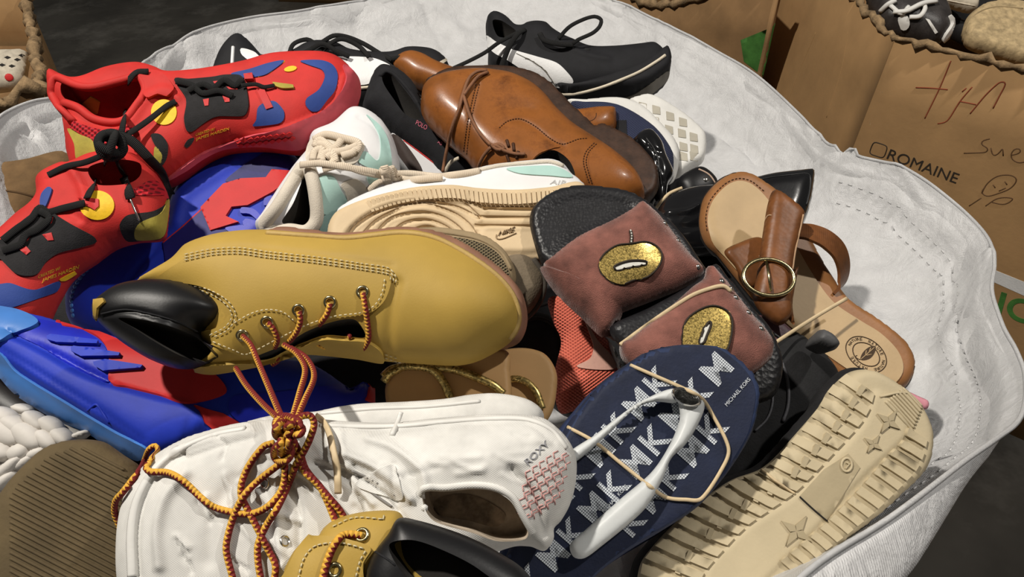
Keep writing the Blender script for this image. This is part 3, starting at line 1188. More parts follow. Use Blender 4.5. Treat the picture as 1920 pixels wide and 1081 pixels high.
stroke(ra, 'collar_rim', r_, S((99, 190), (99, 155), (108, 146), (150, 163), (180, 164), (230, 152), (262, 146), (274, 172), (256, 201), (236, 226), (210, 231), (175, 223), (148, 203), (122, 193)), .0045, red, .001, n=8)
patch(ra, 'tongue', r_, S((262, 142), (285, 138), (305, 142), (318, 152), (328, 170), (318, 182), (298, 178), (276, 186), (272, 165)), red, .005, 6)
patch(ra, 'lining_patch', r_.lin[0], S((152, 196), (170, 180), (188, 190), (184, 212), (172, 215)), olive, .001, 6, False)
mp = patch(ra, 'mesh_panel', r_, S((134, 227), (160, 236), (205, 246), (240, 236), (250, 240), (236, 256), (215, 266), (180, 270), (150, 250), (134, 240)), redm, .0012, 6)
patch(ra, 'heel_patch', r_, S((129, 241), (150, 252), (176, 266), (178, 300), (147, 301), (141, 270)), olive, .0015, 6, label='olive heel patch')
gd = patch(ra, 'lace_guard', r_, S((328, 151), (355, 150), (400, 146), (424, 142), (453, 144), (462, 163), (467, 197), (462, 214), (453, 218), (413, 218), (398, 222), (380, 233), (360, 247), (350, 245), (346, 224), (350, 189)), charc, .0022, 5)
for q in (S((381, 187), (392, 185), (391, 198), (384, 199)), S((417, 179), (430, 178), (431, 191), (422, 192)), S((385, 167), (404, 166), (408, 171), (394, 172)),
          S((425, 163), (443, 164), (446, 168), (430, 168)), S((400, 153), (410, 152), (411, 156), (402, 157))):
    patch(ra, 'lace_slot', gd, q, redp, .0008, 5, False)
patch(ra, 'side_panel', r_, S((434, 139), (469, 130), (504, 119), (533, 115), (504, 138), (487, 144), (451, 147)), royal, .0012, 5, label='royal blue panel')
patch(ra, 'toe_panel', r_, S((564, 115), (602, 114), (624, 123), (633, 143), (629, 168), (613, 188), (598, 208), (584, 209), (573, 197), (575, 185), (598, 168), (609, 145), (604, 132), (580, 123)), royal, .0012, 5, label='royal blue toe panel')
patch(ra, 'side_panel', r_, S((484, 203), (495, 194), (513, 190), (524, 197), (533, 210), (532, 225), (522, 232), (475, 236), (481, 225)), royal, .0012, 5, label='royal blue panel')
patch(ra, 'yellow_dot', r_, [(545 + 12 * math.cos(a), 130 + 5 * math.sin(a) - 2 * math.cos(a)) for a in np.linspace(0, 6.28, 12, endpoint=False)], yellow, .0012, 4)
patch(ra, 'yellow_disc', r_, [(308 + 24 * math.cos(a), 211 + 24 * math.sin(a)) for a in np.linspace(0, 6.28, 18, endpoint=False)], yellow, .0012, 5)
patch(ra, 'side_patch', r_, S((284, 253), (302, 253), (315, 273), (311, 300), (298, 313), (304, 291), (291, 273)), charc, .0012, 5)
patch(ra, 'side_patch', r_, S((291, 275), (304, 291), (299, 311), (289, 302)), olive, .0012, 5)
patch(ra, 'side_patch', r_, S((345, 274), (352, 262), (364, 258), (360, 268), (350, 277)), charc, .0012, 5)
patch(ra, 'lace_strap', r_, S((482, 170), (495, 166), (513, 202), (500, 206)), redp, .0025, 5, False)
patch(ra, 'lace_strap', r_, S((459, 143), (475, 141), (477, 152), (461, 153)), redp, .0045, 5, False)
stroke(ra, 'yellow_piping', r_, S((484, 144), (504, 137), (520, 124), (534, 115)), .0010, yellow)
text(ra, 'lettering', r_, 'JAMES HARDEN', (367, 265), (62, -20), (1, -7), tiny_y, .0006)
text(ra, 'lettering', r_, 'CREATED W/', (366, 255), (36, -11), (1, -5), tiny_y, .0006)
sp_ = patch(ra, 'sole', r_, S((312, 336), (340, 312), (380, 285), (424, 268), (469, 253), (531, 241), (575, 223), (602, 210), (625, 192), (640, 170), (648, 145), (642, 124), (653, 129),
      (668, 147), (672, 168), (669, 187), (656, 208), (634, 228), (601, 252), (580, 269), (558, 278), (535, 277), (491, 272), (447, 273), (413, 279), (380, 295), (345, 319)), redr, .0030, 5)
for k in range(9):
    for j in range(2):
        x, y = 440 + 12 * k + 5 * j, 264 - 1.6 * k + j * 8
        patch(ra, 'sole_facet', sp_, S((x, y), (x + 7, y - 4), (x + 13, y - 1), (x + 6, y + 4)), redp, .0016, 9, False)

rb = Thing('basketball_shoe', 'red sneaker with charcoal lace guard and yellow disc beneath the black bow', 'shoe', 'pair of red sneakers')
pl = Pl(150, 440, .73, .0, .45)
ro = S((-80, 500), (0, 451), (20, 436), (47, 410), (76, 387), (77, 350), (93, 333), (120, 320), (133, 313), (150, 315), (162, 308), (185, 298), (230, 292), (270, 300),
       (290, 322), (306, 345), (316, 370), (314, 410), (305, 446), (253, 453), (213, 465), (175, 492), (147, 510), (127, 530), (107, 565), (80, 610), (0, 640), (-80, 640))
rh = S((166, 314), (190, 304), (230, 299), (262, 306), (264, 326), (250, 340), (226, 346), (184, 346), (168, 330))
r_ = relief(rb, 'upper', ro, pl, red, R=.032, hf=.034, hb=.022, step=5,
            bumps=[('r', [(135, 318), (152, 345), (160, 375), (165, 400), (158, 420)], 9, .003), ('r', [(95, 395), (130, 400), (165, 420)], 6, -.002)],
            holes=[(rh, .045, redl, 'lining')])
gd = patch(rb, 'lace_guard', r_, S((-20, 500), (0, 486), (10, 494), (30, 513), (50, 518), (70, 513), (87, 490), (110, 474), (150, 463), (173, 456), (181, 450), (173, 441), (133, 420), (103, 403), (80, 393), (47, 413), (20, 438), (0, 453), (-30, 470)), charc, .0022, 5)
for q in (S((70, 424), (82, 413), (100, 407), (97, 418), (77, 427)), S((80, 440), (97, 436), (101, 450), (90, 451)), S((37, 453), (48, 444), (60, 440), (50, 453)), S((37, 468), (50, 462), (58, 471), (50, 478))):
    patch(rb, 'lace_slot', gd, q, redp, .0009, 5, False)
patch(rb, 'yellow_disc', r_, [(183 + 32 * math.cos(a), 385 + 27 * math.sin(a)) for a in np.linspace(0, 6.28, 18, endpoint=False)], yellow, .0012, 5)
patch(rb, 'lace_tab', r_, S((150, 372), (163, 368), (170, 374), (187, 375), (187, 388), (178, 395), (160, 386)), redp, .0026, 5, False)
patch(rb, 'side_patch', r_, S((225, 420), (240, 403), (283, 397), (308, 384), (314, 372), (313, 410), (304, 444), (270, 449), (240, 451), (230, 440)), charc, .0012, 5)
patch(rb, 'side_patch', r_, S((253, 433), (263, 417), (298, 401), (314, 374), (309, 427), (300, 444), (257, 447)), olive, .0020, 5, label='olive heel patch')
patch(rb, 'mesh_panel', r_, S((250, 357), (268, 345), (284, 338), (296, 343), (308, 360), (307, 366), (252, 366)), redm, .0012, 5)
patch(rb, 'toe_panel', r_, S((-30, 535), (0, 533), (20, 531), (63, 543), (110, 527), (106, 545), (80, 556), (33, 573), (0, 581), (-30, 585)), royal, .0012, 6)
text(rb, 'lettering', r_, 'CREATED W/', (71, 522), (41, -17), (1, -6), tiny_y, .0006)
text(rb, 'lettering', r_, 'JAMES HARDEN', (78, 531), (68, -26), (2, -9), tiny_y, .0006)
patch(rb, 'yellow_piping', r_, S((110, 524), (140, 508), (143, 512), (120, 526)), yellow, .0012, 5)
patch(rb, 'tongue_label', r_, S((77, 385), (80, 365), (92, 352), (99, 355), (95, 370), (86, 389)), royal, .002, 5)

# black bow tying the two red sneakers
RT = [b for b in BODIES if b.obj.parent in (ra.root, rb.root)]


def flat_lace(th, pts, mat, r=.0032, lift=.004, tg=None, flat=.3, name='lace'):
    return drape(th, name, tg or RT, [(a[0], a[1], a[2] if len(a) > 2 else lift) for a in pts], r, mat, 8, flat, 5)


flat_lace(ra, S((278, 134), (255, 136), (242, 152, .012), (236, 195, .02), (228, 250, .02)), black_lace)
flat_lace(ra, S((330, 190, .003), (312, 199), (280, 224, .012), (250, 245, .016), (228, 258, .02)), black_lace)
flat_lace(ra, S((455, 148, .005), (440, 160, .005), (420, 150, .005), (400, 165, .005), (380, 158, .005), (352, 170, .005)), black_lace)
flat_lace(ra, S((330, 152, .005), (360, 160, .005), (380, 175, .004), (410, 170, .005), (436, 180, .003)), black_lace)
flat_lace(ra, S((452, 160, .006), (480, 158, .006), (495, 163, .006), (515, 160, .004)), black_lace, .0022)
patch(ra, 'lace_tip', r_ if False else RT[0], S((512, 157), (530, 159), (551, 162), (552, 167), (530, 168), (516, 163)), olive, .003, 5)
kn = []
kc = P(208, 272, .70)
for k in range(5):
    a0 = k * 1.25
    t = np.linspace(0, 2 * math.pi, 28, endpoint=False)
    e1 = math.cos(a0) * AR + math.sin(a0) * AU
    e2 = math.sin(a0 * 1.7) * AF - math.cos(a0 * 1.7) * (math.cos(a0 + 1.57) * AR + math.sin(a0 + 1.57) * AU)
    v, f, u = (tube_mesh(kc + .0115 * (np.cos(t)[:, None] * e1 + np.sin(t)[:, None] * e2), .0042, 8, True, .6))
    add(rb, 'bow_loop', v, f, black_lace, uv=u)
flat_lace(rb, S((210, 280, .03), (222, 311, .03), (235, 340, .012), (245, 372, .004)), black_lace, .0048)
drape(rb, 'lace_aglet', RT, [(244, 371, .004), (252, 392, .004), (261, 413, .002)], .0012, silver, 6, 1, 5)
flat_lace(rb, S((225, 255, .03), (249, 266, .03), (282, 300, .02), (304, 325, .012), (320, 362, .004)), black_lace, .0050)
flat_lace(rb, S((200, 288, .02), (160, 304, .012), (124, 312, .006), (90, 328, .004)), black_lace, .0030)
flat_lace(rb, S((203, 290, .03), (196, 305, .02), (180, 335, .008), (163, 371, .004)), black_lace, .0036)
flat_lace(rb, S((158, 381), (117, 391), (90, 398), (74, 390), (58, 410), (30, 430), (5, 450)), black_lace, .0036)
flat_lace(rb, S((74, 395), (92, 408), (70, 430), (48, 440), (38, 458), (5, 470)), black_lace, .0036)

# ------------------------------------------------------------------ white canvas sneakers
canvas = M('white_canvas', (.64, .63, .60), .85, .13, 26, .14, 700, kind='knit', p=3600.0)
rubber_w = M('white_rubber', (.68, .67, .64), .45, .06, 20, .05)
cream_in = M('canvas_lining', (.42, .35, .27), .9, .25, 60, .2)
hrb = M('pink_stitch', (.55, .30, .28), .8, .1)
grey_p = M('grey_print', (.30, .30, .32), .6, .1)

wb = Thing('canvas_shoe', 'white canvas sneaker mostly hidden behind the one under the boot laces', 'shoe', 'pair of white canvas sneakers')
pl = Pl(750, 790, .545, .0, .35)
relief(wb, 'upper', S((450, 800), (520, 776), (590, 771), (634, 762), (680, 756), (767, 752), (834, 747), (884, 739), (934, 737), (984, 746), (1011, 762), (1020, 782), (1000, 850), (700, 860), (480, 850)),
       pl, canvas, R=.02, hf=.018, hb=.03, step=6)
stroke(wb, 'foxing', BODIES[-1], S((600, 775), (700, 766), (800, 762), (900, 752)), .0016, rubber_w)
stroke(wb, 'heel_stitching', BODIES[-1], [S((905, 760), (930, 770), (960, 774), (1005, 778)), S((905, 768), (935, 776), (975, 780))], .0007, hrb, dash=(5, 4), kind='stuff')

wa = Thing('canvas_shoe', 'wrinkled white canvas sneaker with open collar lying under the knotted boot laces', 'shoe', 'pair of white canvas sneakers')
pl = Pl(650, 930, .475, .0, .25)
wo = S((250, 1150), (233, 1090), (229, 1040), (232, 980), (243, 930), (262, 892), (300, 851), (350, 821), (400, 804), (450, 792), (520, 785), (597, 785), (644, 789), (734, 792), (800, 785),
       (901, 777), (967, 776), (1018, 783), (1051, 807), (1071, 833), (1081, 863), (1079, 907), (1068, 947), (1051, 977), (1039, 990), (1038, 1010), (1021, 1032), (994, 1024), (960, 1025), (900, 1050),
       (820, 1120), (760, 1150), (500, 1170), (330, 1170))
wh = S((794, 918), (834, 921), (887, 916), (927, 921), (956, 938), (971, 961), (990, 990), (985, 1010), (934, 1014), (884, 998), (817, 978), (797, 954))
rid = [('r', [(258, 1080), (256, 1000), (268, 940), (300, 885), (340, 850)], 7, -.003), ('r', [(300, 1060), (296, 990), (312, 930), (350, 885)], 10, .0035),
       ('r', [(330, 845), (400, 822), (470, 806)], 6, .003), ('r', [(340, 862), (420, 835), (480, 820)], 4, -.0025),
       ('r', [(644, 800), (734, 806), (800, 800), (901, 793), (990, 795), (1040, 830)], 4, -.0022),
       ('r', [(560, 880), (600, 900), (630, 950), (640, 1010)], 9, .006), ('r', [(590, 870), (640, 890), (680, 940), (690, 960)], 7, -.005),
       ('r', [(650, 850), (700, 872), (745, 905), (770, 935)], 8, .005), ('r', [(640, 880), (690, 905), (740, 940)], 5, -.005),
       ('r', [(540, 900), (560, 960), (560, 1040)], 8, -.004), ('r', [(500, 880), (520, 960), (530, 1060)], 9, .003),
       ('r', [(440, 900), (400, 960), (390, 1050)], 14, -.002), ('r', [(690, 820), (740, 838), (790, 880), (800, 915)], 9, .004),
       ('b', (900, 860), (90, 40), .004), ('r', [(960, 880), (1000, 930), (1020, 1000)], 9, -.004)]
wr = np.random.default_rng(11)
for k in range(46):
    x, y, a = wr.uniform(330, 780), wr.uniform(830, 1060), wr.uniform(.5, 1.6)
    l = wr.uniform(14, 45)
    rid.append(('r', [(x - l * math.cos(a), y - l * math.sin(a)), (x + wr.normal(0, 5), y), (x + l * math.cos(a), y + l * math.sin(a))], wr.uniform(3, 6), wr.choice([-1, 1]) * wr.uniform(.0010, .0028)))
for k in range(14):
    x, y, a = wr.uniform(780, 1040), wr.uniform(810, 900), wr.uniform(-.3, .5)
    l = wr.uniform(14, 40)
    rid.append(('r', [(x - l * math.cos(a), y - l * math.sin(a)), (x, y + 3), (x + l * math.cos(a), y + l * math.sin(a))], wr.uniform(4, 7), wr.choice([-1, 1]) * wr.uniform(.0006, .0014)))
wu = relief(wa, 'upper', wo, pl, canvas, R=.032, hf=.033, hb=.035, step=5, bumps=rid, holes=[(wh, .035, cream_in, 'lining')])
patch(wa, 'insole', wu.lin[0], S((812, 945), (840, 928), (885, 928), (925, 945), (948, 965), (930, 985), (880, 975), (825, 965)), M('insole_print', (.27, .21, .15), .9, .4, 90, .1), .001, 7)
stroke(wa, 'foxing', wu, S((248, 1080), (246, 1000), (256, 940), (285, 885), (330, 845), (400, 815), (460, 803)), .003, rubber_w, flat=.6)
stroke(wa, 'foxing', wu, S((600, 797), (700, 799), (760, 797), (830, 790), (920, 784), (990, 786), (1035, 806), (1062, 840)), .0024, rubber_w, flat=.6)
stroke(wa, 'collar_binding', wu, S((796, 952), (792, 916), (834, 914), (887, 909), (930, 914), (962, 932), (980, 965), (1000, 1000)), .0022, canvas)
lines = []
for k in range(7):
    for j in range(9):
        x = 985 + 13 * k - 3 * j + (6 if j % 2 else 0)
        y = 885 + 13 * j - 9 * k
        if 960 < x < 1072 and 845 < y < 985:
            lines.append(S((x, y), (x + 2, y + 10)))
            lines.append(S((x, y), (x + 9, y - 4)))
stroke(wa, 'heel_stitching', wu, lines, .00045, hrb, .0002, n=4, step=6, kind='stuff')
text(wa, 'heel_label', wu, 'ROXY', (990, 872), (40, -38), (-8, -9), grey_p, .0008)
patch(wa, 'tongue_label', wu, S((668, 905), (735, 872), (748, 905), (756, 935), (715, 930)), canvas, .0012, 6)
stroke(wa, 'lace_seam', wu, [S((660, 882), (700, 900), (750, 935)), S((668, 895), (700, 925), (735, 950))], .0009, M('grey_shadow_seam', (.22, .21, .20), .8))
for e in ((498, 905), (533, 1014), (512, 960)):
    ring(wa, 'eyelet', wu, e, .0028, .0009, silver, .0008)
drape(wa, 'lace_aglet', [wu], [(752, 772, .006), (745, 792, .004), (735, 815, .001)], .0016, rubber_w, 8, 1, 5)
WA = [b for b in BODIES if b.obj.parent is not None and b.obj.parent == wa.root]
wband = single('rubber_band', 'pale rubber band stretched over the wrinkled white canvas sneaker', 'rubber band')
drape(wband, 'rubber_band', [wu], [(592, 779, .002), (606, 790, .006), (618, 815, .008), (626, 850, .008), (632, 880, .008), (634, 925, .004)], .0022, band_m, 6, .35, 5)

# ------------------------------------------------------------------ knotted boot laces (belong to the lying boot)
ALL_L = [b for b in BODIES if b.obj.parent is not None and b.obj.parent in (bt.root, bl.root, wa.root, wb.root)]


def kl(pts):
    blace(pts, bt, ALL_L, .0021, .004)


def kc_(pts):
    cord(bt, 'lace', pts, .0021, boot_lace, 8, .85, 5)


kc_(S((455, 630, .528), (470, 646, .518), (483, 676, .505), (500, 716, .482), (522, 768, .452), (532, 790, .440)))
kc_(S((442, 690, .520), (462, 722, .495), (492, 756, .470), (520, 782, .445)))
kc_(S((532, 646, .525), (556, 662, .515), (572, 692, .495), (562, 735, .468), (548, 785, .440)))
kc_(S((545, 652, .523), (575, 672, .512), (589, 705, .492), (572, 748, .462), (555, 786, .440)))
# knot
for k, (cx, cy, rx, ry, d, tl) in enumerate([(538, 797, 22, 17, .437, .3), (541, 800, 17, 22, .434, 1.2), (530, 806, 16, 13, .431, 2.2), (552, 805, 16, 10, .429, .1), (530, 848, 16, 18, .437, .6), (534, 830, 8, 24, .432, .15)]):
    pts = []
    for a in np.linspace(0, 6.283, 12, endpoint=False):
        x, y = rx * math.cos(a), ry * math.sin(a)
        pts.append((cx + x * math.cos(tl) - y * math.sin(tl), cy + x * math.sin(tl) + y * math.cos(tl), d + .006 * math.sin(2 * a + k)))
    cord(bt, 'lace', pts, .0022, boot_lace, 8, .9, 4, closed=True)
kc_(S((556, 790, .436), (565, 780, .438), (582, 779, .440), (589, 795, .440), (581, 822, .438), (570, 845, .438), (554, 872, .438)))
kl(S((554, 872, .006), (541, 907), (521, 950), (498, 987), (484, 1020), (484, 1054), (490, 1090)))
kl(S((514, 830, .006), (494, 837), (468, 870), (454, 902), (452, 928), (461, 948), (481, 987), (501, 1027), (516, 1058), (514, 1090)))
kl(S((526, 868, .008), (484, 901), (458, 928, .008), (441, 960), (429, 997), (424, 1030), (434, 1074), (440, 1095)))
kl(S((534, 864, .008), (533, 900, .007), (524, 925), (501, 950), (474, 962), (448, 962), (401, 950), (374, 930), (347, 904), (317, 886), (284, 884, .006), (274, 877, .008), (284, 860, .010), (296, 845, .012),
     (291, 835, .014), (278, 843, .014), (264, 877, .010), (240, 910, .006)))
kc_(S((241, 909, .452), (228, 925, .452), (217, 938, .456), (215, 960, .462), (224, 985, .466), (232, 1003, .470)))
kl(S((548, 820, .010), (564, 854, .007), (574, 880), (601, 914), (621, 937), (637, 956), (648, 975)))
kl(S((545, 826, .008), (560, 860, .006), (572, 885), (598, 909), (614, 940), (625, 967), (632, 985)))

# ------------------------------------------------------------------ second tan boot at the front
b2t = Thing('work_boot', 'tan work boot with black padded collar in front of the white canvas sneaker', 'boot', 'pair of tan boots')
pl = Pl(700, 1060, .425, .0, .3)
bu = relief(b2t, 'upper', S((592, 1010), (606, 990), (626, 974), (660, 963), (700, 957), (745, 958), (760, 975), (800, 1040), (900, 1120), (760, 1220), (540, 1220), (505, 1150), (528, 1085), (545, 1042), (565, 1018)),
            pl, tan, R=.022, hf=.020, hb=.022, step=6)
q2 = patch(b2t, 'quarter_panel', bu, S((540, 1100), (552, 1065), (567, 1033), (587, 1015), (617, 1010), (660, 1015), (697, 1028), (684, 1055), (678, 1100)), tan, .005, 6)
stroke(b2t, 'stitching', [q2, bu], [S((560, 1085), (572, 1045), (595, 1023), (640, 1018), (690, 1030)), S((668, 1080), (676, 1050), (690, 1026)), S((625, 988), (665, 972), (725, 975)), S((720, 968), (716, 985))], .0005, white_thread, .0008, dash=(7, 4), kind='stuff')
plc = Pl(830, 1050, .405, .0, .3)
co = S((686, 1090), (690, 1060), (705, 1030), (728, 1000), (747, 971), (784, 975), (851, 995), (901, 1016), (944, 1040), (978, 1063), (1000, 1092), (1010, 1180), (850, 1230), (700, 1200))
ch = S((730, 1020), (775, 1012), (840, 1035), (900, 1068), (940, 1110), (880, 1150), (790, 1110), (745, 1060))
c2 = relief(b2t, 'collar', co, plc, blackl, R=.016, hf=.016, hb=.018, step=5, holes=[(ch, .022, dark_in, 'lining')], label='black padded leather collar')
stroke(b2t, 'collar_seam', c2, S((704, 1034), (730, 1050), (770, 1085)), .0006, blackf, .0002)
for e, tg in (((679, 1003), bu), ((628, 1068), q2)):
    er = ring(b2t, 'eyelet', tg, e, .0032, .0012, brass, .0006)
    dome(b2t, 'eyelet_hole', tg, e, .0028, .0004, dark_in, er)
drape(b2t, 'lace', [bu, q2], [(678, 1004, .001), (660, 1001, .003), (640, 1005, .004), (622, 1030, .003), (608, 1070, .003), (602, 1110, .003)], .0022, boot_lace, 8, .85, 4)

# ------------------------------------------------------------------ ribbed brown slipper and white braided sandal (front left)
ribm = M('brown_ribbed_rubber', (.105, .075, .036), .85, .2, 20, .2, 300)
rbx = Thing('slipper', 'brown slipper with finely ribbed sole beside the white canvas sneaker', 'shoe')
pl = Pl(110, 960, .52, .0, .35)
rr = relief(rbx, 'sole', S((-90, 990), (0, 934), (33, 894), (77, 850), (110, 830), (150, 823), (195, 828), (225, 848), (256, 872), (290, 960), (290, 1180), (-90, 1180)), pl, ribm, R=.02, hf=.02, hb=.03, step=7)
rl = []
for k in range(34):
    c = 830 + k * 11.5
    a, b = (20, c - 120 + 60), (250, c + 60)
    q = spl([a, b], 6, False)
    q = q[inside(q, spl(S((-60, 985), (10, 937), (40, 900), (82, 862), (112, 845), (150, 838), (190, 843), (215, 860), (240, 890), (260, 960), (260, 1100), (-60, 1100)), 6))]
    if len(q) > 3:
        rl.append([tuple(q[0]), tuple(q[len(q) // 2]), tuple(q[-1])])
stroke(rbx, 'rib', rr, rl, .0011, ribm, .0001, n=5, kind='stuff')
braid = M('white_braid_leather', (.56, .53, .49), .6, .06, 30, .05)
br = Thing('sandal', 'white sandal of thick braided straps beside the blue sneaker', 'sandal')
pl = Pl(60, 830, .60, .0, .4)
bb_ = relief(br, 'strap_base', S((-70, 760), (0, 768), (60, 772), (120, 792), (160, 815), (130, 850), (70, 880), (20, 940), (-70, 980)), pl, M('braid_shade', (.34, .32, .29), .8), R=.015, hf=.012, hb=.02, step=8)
cells = [(8, 783, 22, 14, .3), (33, 800, 20, 14, .5), (45, 768, 14, 8, .2), (70, 790, 18, 12, .6), (16, 812, 24, 17, .5), (57, 818, 24, 17, .6), (100, 800, 18, 12, .6), (92, 825, 17, 13, .7), (120, 820, 16, 12, .6), (5, 845, 18, 14, .4),
         (40, 848, 16, 12, -.5), (75, 850, 16, 9, -.5), (148, 818, 18, 6, -.4), (20, 878, 26, 9, -.7), (50, 868, 22, 8, -.6), (10, 905, 22, 9, -.7), (-18, 800, 16, 18, .3)]
for cx, cy, a, b, t in cells:
    a, b = a * 1.55, b * 1.5
    el = [(cx + a * math.cos(q) * math.cos(t) - b * math.sin(q) * math.sin(t), cy + a * math.cos(q) * math.sin(t) + b * math.sin(q) * math.cos(t)) for q in np.linspace(0, 6.283, 14, endpoint=False)]
    p0, _n = cast(bb_, [(cx, cy)])
    dd = (p0[0] - CAM) @ AF
    relief(br, 'braid_strand', el, Pl(cx, cy, dd - .001, .0, .3), braid, R=.009, hf=.011, hb=.005, step=5)

# ------------------------------------------------------------------ mint and white sneakers
mint = M('mint_leather', (.40, .60, .55), .5, .06, 20, .06, 500)
whl = M('white_leather', (.70, .70, .71), .5, .04, 20, .06, 500)
cream = M('cream_knit', (.62, .56, .47), .85, .06, 40, .3, 900)
creaml = M('cream_lace', (.66, .56, .44), .8, .06, 40, .3, kind='ribs', p=3500)
beige = M('beige_rubber', (.60, .46, .285), .6, .07, 18, .08, 400)
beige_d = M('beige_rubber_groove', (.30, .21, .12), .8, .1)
ma = Thing('sneaker', 'white and mint sneaker with wide open cream collar and loose cream laces', 'shoe', 'pair of mint sneakers')
pl = Pl(620, 330, .782, .0, .40)
mo = S((626, 242), (655, 216), (670, 211), (689, 213), (711, 225), (730, 245), (742, 274), (749, 305), (748, 325), (720, 350), (687, 368), (648, 395), (625, 420), (598, 450), (559, 455), (510, 450), (482, 434), (481, 427), (494, 411),
       (518, 373), (549, 327), (566, 306), (578, 291), (583, 267), (590, 257), (605, 250))
mh = S((569, 325), (575, 318), (580, 340), (582, 358), (584, 395), (581, 417), (573, 424), (532, 420), (529, 413), (549, 382), (564, 344))
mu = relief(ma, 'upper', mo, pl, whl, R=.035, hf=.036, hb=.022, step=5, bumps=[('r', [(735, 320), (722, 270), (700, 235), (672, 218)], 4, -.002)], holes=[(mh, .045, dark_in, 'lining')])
stroke(ma, 'collar', mu, S((568, 314), (548, 346), (522, 388), (497, 420), (512, 432), (545, 430), (574, 433), (592, 414), (592, 375), (586, 335), (578, 312)), .0068, cream, .001, closed=False, n=10)
patch(ma, 'side_panel', mu, S((600, 332), (624, 330), (638, 354), (650, 380), (629, 392), (605, 400), (602, 358)), mint, .0014, 5)
patch(ma, 'heel_panel', mu, S((605, 407), (631, 393), (618, 424), (597, 446)), M('mint_suede', (.30, .47, .44), .8), .0014, 5)
patch(ma, 'toe_panel', mu, S((687, 216), (699, 231), (711, 257), (713, 286), (706, 301), (684, 284), (672, 303), (700, 316), (730, 315), (733, 298), (726, 262), (712, 237)), mint, .0014, 5)
patch(ma, 'side_panel', mu, S((689, 327), (711, 330), (700, 342), (692, 345)), mint, .0014, 5)
patch(ma, 'side_stripe', mu, S((640, 345), (665, 335), (682, 345), (686, 356), (672, 366), (652, 378), (648, 362)), cream, .0014, 5)
es = patch(ma, 'eyestay', mu, S((583, 268), (605, 252), (640, 255), (677, 267), (684, 276), (670, 303), (653, 309), (602, 309), (576, 303)), cream, .0025, 5)
for x, y in ((652, 238), (664, 232), (680, 233), (668, 246), (690, 247), (676, 254), (700, 260), (692, 270), (686, 264), (703, 272), (694, 281), (657, 250)):
    dome(ma, 'perforation', mu, (x, y), .0009, .0002, dark_in)
for q in (S((588, 262), (610, 252), (640, 258), (672, 268), (668, 284)), S((588, 268), (612, 272), (622, 284), (645, 282), (672, 272)), S((590, 275), (600, 262), (625, 278), (640, 262)), S((586, 300), (590, 284), (604, 280), (600, 300)),
          S((604, 303), (606, 290), (620, 285), (628, 296), (622, 306)), S((640, 292), (660, 286), (668, 278)), S((612, 296), (622, 290), (630, 304))):
    drape(ma, 'lace', [mu, es], [(x, y, .004) for x, y in q], .0038, creaml, 8, .5, 4)
MA = [b for b in BODIES if b.obj.parent == ma.root]

mb = Thing('sneaker', 'white and mint sneaker on its side showing beige patterned sole', 'shoe', 'pair of mint sneakers')
pl = Pl(840, 370, .735, .0, .40)
mu2 = relief(mb, 'upper', S((640, 420), (629, 402), (652, 383), (686, 366), (730, 350), (782, 338), (834, 333), (886, 321), (926, 312), (978, 306), (1030, 302), (1056, 310), (1074, 330), (1098, 352), (1110, 420), (1000, 450), (760, 450)),
             pl, whl, R=.03, hf=.022, hb=.02, step=6)
patch(mb, 'heel_panel', mu2, S((950, 317), (985, 313), (1035, 312), (1058, 320), (1072, 333), (1030, 330), (975, 326)), mint, .0012, 5)
stroke(mb, 'collar', mu2, S((900, 319), (940, 311), (985, 307), (1032, 304), (1056, 312)), .0026, cream)
text(mb, 'embossed_word', mu2, 'AIR', (1031, 345), (30, 2), (3, -8), M('white_embossing', (.5, .5, .5), .6), .0006)
pls = Pl(840, 410, .700, .0, .42)
so = S((610, 470), (613, 446), (616, 425), (629, 403), (655, 388), (690, 375), (730, 364), (782, 354), (847, 350), (899, 356), (965, 359), (1030, 354), (1090, 346), (1120, 400), (1100, 470), (1000, 490), (800, 480))
gr = [('s', [(640, 480), (645, 440), (680, 405), (730, 382), (782, 375), (850, 374), (905, 382), (965, 385), (1040, 380), (1090, 375), (1100, 480)], -.004, 4)]
arcs = [S((648, 446), (665, 420), (709, 392), (769, 376), (816, 375), (860, 386), (897, 405)), S((670, 446), (704, 410), (756, 386), (800, 381), (847, 394), (881, 418), (897, 442)),
        S((694, 446), (730, 407), (782, 394), (821, 399), (855, 418), (877, 440)), S((720, 446), (756, 415), (798, 408), (834, 420), (860, 440)), S((751, 444), (782, 424), (808, 421), (832, 434)),
        S((910, 386), (950, 387), (1010, 388)), S((899, 403), (950, 404), (1010, 405)), S((890, 419), (950, 420), (1010, 420)), S((873, 378), (899, 403)), S((880, 376), (910, 387))]
for a_ in arcs:
    gr.append(('r', a_, 2.6, -.0030))
    gr.append(('r', [(x + 2, y + 6) for x, y in a_], 3.0, .0012))
gr.append(('s', [(908, 424), (998, 424), (1006, 466), (898, 466)], .002, 6))
ms = relief(mb, 'sole', so, pls, beige, R=.010, hf=.012, hb=.02, step=3.6, bumps=gr, label='beige patterned rubber sole')
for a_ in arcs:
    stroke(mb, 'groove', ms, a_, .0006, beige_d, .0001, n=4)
e1 = spl(S((688, 378), (730, 367), (782, 357), (847, 353), (899, 359), (965, 362), (1030, 357), (1060, 353)), 1, False)
e2 = spl(S((696, 396), (740, 382), (790, 373), (850, 371), (905, 379), (965, 382), (1030, 377), (1060, 371)), 1, False)
nl = 42
for k in range(nl):
    a0, a1 = e1[int(k / nl * (len(e1) - 3))], e1[int((k + .72) / nl * (len(e1) - 3))]
    b0, b1 = e2[int(k / nl * (len(e2) - 3))], e2[int((k + .72) / nl * (len(e2) - 3))]
    patch(mb, 'tread_lug', ms, [a0, a1, b1, b0], beige, .0016, 30, False)
